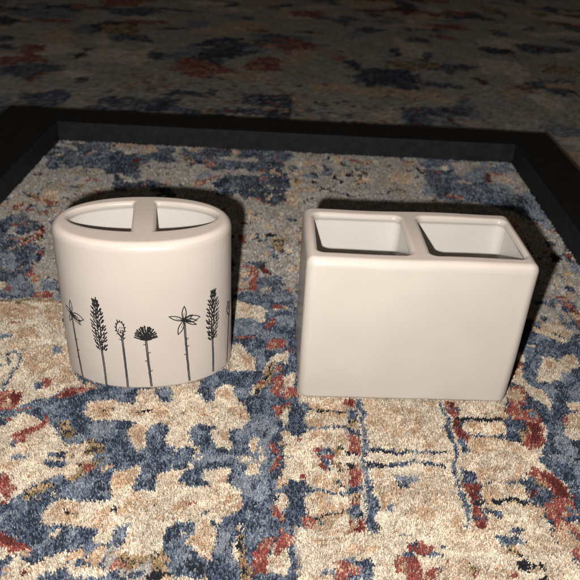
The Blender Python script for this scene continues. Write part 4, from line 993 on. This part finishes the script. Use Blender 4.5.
# the part that is seen close up, fine
FX0, FX1, FY0, FY1, FH = -38.0, 36.0, 18.0, 95.0, .05
fine = big[np.ix_(((np.arange(int((FX1 - FX0) / FH)) * FH + FX0 - BX0) / BH).astype(int),
                  ((np.arange(int((FY1 - FY0) / FH)) * FH + FY0 - BY0) / BH).astype(int))].copy()
for ln in PATCHES.strip().splitlines():
    head, body = ln.split('|'); w = float(head[1:]); p = np.array(body.split(), float).reshape(-1, 2)
    if w: paint_line(fine, FX0, FY0, FH, p, max(w * 1.35, .16), KEYS.index(head[0]))
    else: paint_poly(fine, FX0, FY0, FH, p, KEYS.index(head[0]))

def holder_clear(x, y):
    c, s = math.cos(R_ROT), math.sin(R_ROT); dx, dy = x - R_LOC[0], y - R_LOC[1]
    a = sd_rrect(dx * c + dy * s, -dx * s + dy * c, RW / 2, RD / 2, .6)
    c, s = math.cos(O_ROT), math.sin(O_ROT); dx, dy = x - O_LOC[0], y - O_LOC[1]
    return np.minimum(a, sd_oval(dx * c + dy * s, -dx * s + dy * c, OA, OB, ON))


_X, _Y = np.meshgrid(FX0 + (np.arange(fine.shape[0]) + .5) * FH, FY0 + (np.arange(fine.shape[1]) + .5) * FH, indexing='ij')
under = holder_clear(_X, _Y) < -.35
scr = fine.copy(); r2 = np.random.default_rng(29)
for _ in range(170):                                             # woven design below the two holders
    k = r2.choice(KEYS, p=[.34, .16, .0, .14, .08, .08, .12, .02, .04, .02])
    cx, cy = (r2.uniform(-16, -4.4), r2.uniform(39, 48)) if r2.random() < .45 else (r2.uniform(1, 16), r2.uniform(39, 48.5))
    rx, ry = r2.uniform(.3, 1.7), r2.uniform(.3, 1.2); a = np.sort(r2.uniform(0, 2 * math.pi, 12)); rr = r2.uniform(.5, 1.2, 12)
    paint_poly(scr, FX0, FY0, FH, np.stack([cx + rx * rr * np.cos(a), cy + ry * rr * np.sin(a)], 1), KEYS.index(k))
fine[under] = scr[under]
for _ in range(420):                                             # small broken flecks all over the far half
    k = r2.choice(KEYS, p=[.06, .13, .13, .20, .10, .16, .14, .03, .03, .02])
    cx, cy = r2.uniform(-32, 29), r2.uniform(50, 93); s_ = r2.uniform(.18, .75)
    a = np.sort(r2.uniform(0, 2 * math.pi, 9)); rr = r2.uniform(.4, 1.2, 9)
    paint_poly(fine, FX0, FY0, FH, np.stack([cx + s_ * rr * np.cos(a), cy + 1.5 * s_ * rr * np.sin(a)], 1), KEYS.index(k))
ax = 33.45 + .072 * _X                                            # the design mirrors about this line, as border repeats do
nearer = _Y < ax
mi = np.clip(((_X + .35 * noise2(_X, _Y, 2.5, 50) - FX0) / FH).astype(int), 0, fine.shape[0] - 1)
mj = np.clip(((2 * ax - _Y + .5 * noise2(_X, _Y, 2.5, 51) - .15 - FY0) / FH).astype(int), 0, fine.shape[1] - 1)
fine = np.where(nearer, fine[mi, mj], fine)
for _ in range(110):
    k = r2.choice(KEYS, p=[.2, .2, .0, .14, .08, .16, .14, .03, .03, .02])
    cx, cy = r2.uniform(-18, 20), r2.uniform(21, 33); s_ = r2.uniform(.12, .5)
    a = np.sort(r2.uniform(0, 2 * math.pi, 9)); rr = r2.uniform(.4, 1.2, 9)
    paint_poly(fine, FX0, FY0, FH, np.stack([cx + 1.3 * s_ * rr * np.cos(a), cy + s_ * rr * np.sin(a)], 1), KEYS.index(k))

def rug_color(x, y, jit):
    """wool colour at rug points (cm): patches with ragged woven edges, streaks and yarn-to-yarn variation"""
    far = np.clip((y - 52) / 15, 0, 1)
    wx = x + .5 * far * noise2(x, y, 2.2, 9) + (.2 + .2 * far) * noise2(x, y, .9, 1) + .10 * noise2(x, y, .3, 2) + rng.normal(0, jit, x.shape)
    wy = y + .9 * far * noise2(x, y, 2.2, 10) + (.2 + .4 * far) * noise2(x, y, .9, 3) + .10 * noise2(x, y, .3, 4) + rng.normal(0, jit, x.shape)
    i = np.clip(((wx - FX0) / FH).astype(int), 0, fine.shape[0] - 1); j = np.clip(((wy - FY0) / FH).astype(int), 0, fine.shape[1] - 1)
    ib = np.clip(((wx - BX0) / BH).astype(int), 0, big.shape[0] - 1); jb = np.clip(((wy - BY0) / BH).astype(int), 0, big.shape[1] - 1)
    inside = (x > FX0) & (x < FX1) & (y > FY0) & (y < FY1)
    k = np.where(inside, fine[i, j], big[ib, jb])
    ym = 2 * (FY1 + 0) - wy; mir = (y >= FY1) & (ym > 66) & (np.abs(x) < 36)      # the woven design repeats, mirrored
    jm = np.clip(((ym - FY0) / FH).astype(int), 0, fine.shape[1] - 1)
    k = np.where(mir, fine[i, jm], k)
    c = TAB[k].copy()
    tan = np.clip(.5 * noise2(x, y, 1.6, 5) + .35 * noise2(x, y, .5, 6), 0, 1)[:, None]
    light = (k == 0)[:, None]
    c = np.where(light, c * (1 - .75 * tan) + TAB[1] * .75 * tan, c)
    heath = np.clip(rng.random(x.shape) + .38 * noise2(x, y, .36, 60) + .22 * noise2(x, y, .9, 61), 0, 1)                                  # odd yarns of a neighbour tone
    isb = k == KEYS.index('B'); isn = k == KEYS.index('N')
    c[isb & (heath < .3)] = TAB[KEYS.index('L')] * .9
    c[isb & (heath > .74)] = TAB[KEYS.index('N')] * 1.2
    c[isn & (heath < .30)] = TAB[KEYS.index('B')]; c[isn & (heath > .95)] = TAB[KEYS.index('L')] * .7
    st = np.clip(1.6 * noise2(x, y * .16, .42, 12) + .2, 0, 1) * np.clip((y - 50) / 12, 0, 1) * .7      # worn warp streaks in the far half
    c = np.where((isb | isn)[:, None], c * (1 - .55 * st[:, None]) , c)
    c[(k == KEYS.index('L')) & (heath < .25)] = TAB[KEYS.index('B')]
    gd = k == KEYS.index('G')
    c[gd & (heath < .2)] = TAB[KEYS.index('K')] * 1.6; c[gd & (heath > .72)] = TAB[KEYS.index('T')]
    c[(k == 1) & (heath > .8)] = TAB[0]; c[(k == 0) & (heath > .93)] = TAB[1] * .9
    c[(k == KEYS.index('R')) & (heath > .86)] = TAB[KEYS.index('D')] * 1.5
    c[(k == KEYS.index('R')) & (heath < .14)] = TAB[KEYS.index('T')]
    c[(k == KEYS.index('S')) & (heath < .12)] = TAB[KEYS.index('T')] * .7
    far_ramp = np.clip((y - 48) / 18, 0, 1)[:, None]                     # colours turn greyer and lighter toward the far half
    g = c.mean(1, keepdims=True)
    grey_mix = (.12 + .24 * np.clip(noise2(x, y, 1.3, 40) + .6 * noise2(x, y, .5, 41), -1, 1))[:, None] * far_ramp
    c = c * (1 - grey_mix) + (.45 * g + .55 * np.array([.30, .285, .27])) * grey_mix
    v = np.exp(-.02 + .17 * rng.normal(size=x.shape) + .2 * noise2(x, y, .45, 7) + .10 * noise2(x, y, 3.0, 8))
    return np.clip(.85 * (1 + .34 * far_ramp) * c * v[:, None], 0, .95)

# frame rails stand between these lines (cm)
IN_L, IN_R, IN_B, RAILW, RAILH = -31.4, 28.45, 89.6, 5.7, 2.5
RSK = .0105                                                       # the back rail's slight skew

# rug body (woven backing, pile top outside the frame)
gx = np.arange(BX0, BX1 + .01, .5); gy = np.arange(BY0, BY1 + .01, .5)
X, Y = np.meshgrid(gx, gy, indexing='ij'); xf, yf = X.ravel(), Y.ravel()
near = (xf > IN_L - 3) & (xf < IN_R + 3) & (yf < IN_B + 3) & (yf > 16)
zf = np.where(near, -.32, -.06 + .03 * noise2(xf, yf, 1.1, 20))
n0, n1 = X.shape; I = np.arange(n0 * n1).reshape(n0, n1)
top = np.stack([I[:-1, :-1], I[1:, :-1], I[1:, 1:], I[:-1, 1:]], -1).reshape(-1, 4)
rim_i = np.concatenate([I[:, 0], I[-1, 1:], I[-2::-1, -1], I[0, -2:0:-1]])
V = np.stack([xf, yf, zf], 1); low = V[rim_i].copy(); low[:, 2] = -.9
m = len(rim_i); a = rim_i; b = np.roll(rim_i, -1); la = len(V) + np.arange(m); lb = np.roll(la, -1)
side = np.stack([a, la, lb, b], 1)
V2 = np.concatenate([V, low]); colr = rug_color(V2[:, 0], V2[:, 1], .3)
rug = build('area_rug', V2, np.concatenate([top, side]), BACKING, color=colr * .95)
tag(rug, 'distressed blue, cream and rust patterned area rug under both holders', 'rug')

# the pile: short cut yarn tufts, each tinted by the woven pattern
def tuft_points(x0, x1, y0, y1, sp):
    nx, ny = int((x1 - x0) / sp), int((y1 - y0) / sp)
    i, j = np.meshgrid(np.arange(nx), np.arange(ny), indexing='ij')
    x = x0 + (i + .5 * (j % 2) + rng.uniform(-.38, .38, i.shape)) * sp
    y = y0 + (j + rng.uniform(-.38, .38, i.shape)) * sp
    return x.ravel(), y.ravel(), np.full(x.size, sp)
a1 = tuft_points(IN_L - .2, IN_R + .2, 20.5, 56, .08); a2 = tuft_points(IN_L - .1, IN_R + .1, 56, IN_B + .8, .165)
tx, ty, sp = (np.concatenate(v) for v in zip(a1, a2))
keep = (np.abs(tx) < .5 * ty + 5) & (holder_clear(tx, ty) > -1.2)
tx, ty, sp = tx[keep], ty[keep], sp[keep]
n = len(tx); clear = holder_clear(tx, ty)
tz = rng.normal(-.03, .045, n) + .04 * noise2(tx, ty, .8, 30) + .05 * noise2(tx, ty, 4, 31)
tz = np.where(clear < .03, np.minimum(tz, -.03), tz)
tz = np.where((clear > .03) & (clear < .32), tz + rng.uniform(.02, .13, n), tz)
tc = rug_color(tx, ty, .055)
ang0 = rng.uniform(0, 2 * math.pi, n); lean = rng.normal(0, .45, (n, 2)) * sp[:, None] + np.array([.0, -.1]) * sp[:, None]
ring = []
for (rr, dz, lf) in ((.62, None, 0), (.50, -.05, .75)):
    for k in range(4):
        an = ang0 + k * math.pi / 2
        rj = sp * rr * rng.uniform(.8, 1.2, n)
        z = np.full(n, -.33) if dz is None else tz + dz + rng.normal(0, .012, n)
        ring.append(np.stack([tx + rj * np.cos(an) + lean[:, 0] * lf, ty + rj * np.sin(an) + lean[:, 1] * lf, z], 1))
ring.append(np.stack([tx + lean[:, 0], ty + lean[:, 1], tz], 1))
TV = np.stack(ring, 1).reshape(-1, 3); base = (np.arange(n) * 9)[:, None]
tri = []
for k in range(4):
    k2 = (k + 1) % 4
    tri += [(k, k2, 4 + k2), (k, 4 + k2, 4 + k), (4 + k, 4 + k2, 8)]
TF = (base[:, None, :] + np.array(tri)[None]).reshape(-1, 3)
shade = np.repeat(tc[:, None, :], 9, 1)
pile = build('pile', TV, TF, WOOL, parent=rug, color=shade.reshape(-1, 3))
tag(pile, kind='stuff')

# floor below the rug
fl = build('floor', [(-400, -300, -.95), (400, -300, -.95), (400, 600, -.95), (-400, 600, -.95)], [(0, 1, 2, 3)], RAIL_TOP)
tag(fl, kind='structure')

# ------------------------------------------------------------------ low black frame lying on the rug
frame = bpy.data.objects.new('floor_frame', None); COL.objects.link(frame); frame.location = (0, IN_B * CM, 0)
tag(frame, 'low flat black wooden frame lying on the rug around the two holders', 'frame')
def rail(p0, p1, p2, p3, h):
    """bar over the quad p0..p3 (cm, p0-p1 = inner edge) with eased top edges"""
    q = np.array([p0, p1, p2, p3], float); c = q.mean(0)
    e = .18
    def inset(d):
        r = []
        for i in range(4):
            a = q[i] - q[i - 1]; b = q[(i + 1) % 4] - q[i]; a /= np.hypot(*a); b /= np.hypot(*b)
            na = np.array([-a[1], a[0]]); nb = np.array([-b[1], b[0]])
            if np.dot(na, c - q[i]) < 0: na, nb = -na, -nb
            r.append(q[i] + (na + nb) * d)
        return np.array(r)
    lv = [(q, -.28), (q, h - e), (inset(e * .35), h - e * .35), (inset(e), h)]
    V = np.concatenate([np.c_[a, np.full(4, z)] for a, z in lv]) - [0, IN_B, 0]
    F = []; M = []
    for l in range(3):
        for k in range(4):
            k2 = (k + 1) % 4; F.append((l * 4 + k, l * 4 + k2, l * 4 + 4 + k2, l * 4 + 4 + k)); M.append(0 if l < 2 else 1)
    F.append((12, 13, 14, 15)); M.append(1)
    F.append((3, 2, 1, 0)); M.append(0)
    return build('rail', V, F, [RAIL_FACE, RAIL_TOP], parent=frame, midx=M)
yl, yr = IN_B + RSK * IN_L, IN_B + RSK * IN_R
rail((IN_R - .0, yr), (IN_L + .0, yl), (IN_L, yl + RAILW), (IN_R, yr + RAILW), RAILH)
rail((IN_L - .004, yl + RAILW), (IN_L - .004, 4), (IN_L - RAILW - 2.5, 4), (IN_L - RAILW - 2.5, yl + RAILW), RAILH - .02)
rail((IN_R + .004, 4), (IN_R + .004, yr + RAILW), (IN_R + RAILW, yr + RAILW), (IN_R + RAILW, 4), RAILH - .02)

# ------------------------------------------------------------------ light: one small hard flash just left of and below the lens
world = bpy.data.worlds.new('World'); scene.world = world; world.use_nodes = True
bg = world.node_tree.nodes['Background']; bg.inputs['Color'].default_value = (1, .86, .74, 1); bg.inputs['Strength'].default_value = .042
ld = bpy.data.lights.new('phone_flash', 'POINT'); ld.energy = 12.3; ld.color = (1.0, .97, .93); ld.shadow_soft_size = .0045
lo = bpy.data.objects.new('phone_flash', ld); COL.objects.link(lo); lo.location = (-2.8 * CM, .6 * CM, 29.85 * CM)

# ------------------------------------------------------------------ camera
from mathutils import Matrix
cd = bpy.data.cameras.new('camera'); cam = bpy.data.objects.new('camera', cd); COL.objects.link(cam)
cd.sensor_width = 36; cd.sensor_fit = 'HORIZONTAL'; cd.lens = 36 * 707.77 / 580; cd.clip_start = .02; cd.clip_end = 50
cd.dof.use_dof = True; cd.dof.focus_distance = .455; cd.dof.aperture_fstop = 18
Rv = (0.99855, 0.02773, 0.04609); Uv = (-0.05379, 0.51475, 0.85565); Bv = (0, -0.85689, 0.51550)
cam.matrix_world = Matrix(((Rv[0], Uv[0], Bv[0], 0), (Rv[1], Uv[1], Bv[1], 0), (Rv[2], Uv[2], Bv[2], .3255), (0, 0, 0, 1)))
scene.camera = cam

scene.render.engine = 'CYCLES'
scene.view_settings.view_transform = 'Standard'; scene.view_settings.look = 'None'
scene.view_settings.exposure = 0; scene.view_settings.gamma = 1
scene.cycles.max_bounces = 10; scene.cycles.diffuse_bounces = 8
scene.cycles.use_denoising = True
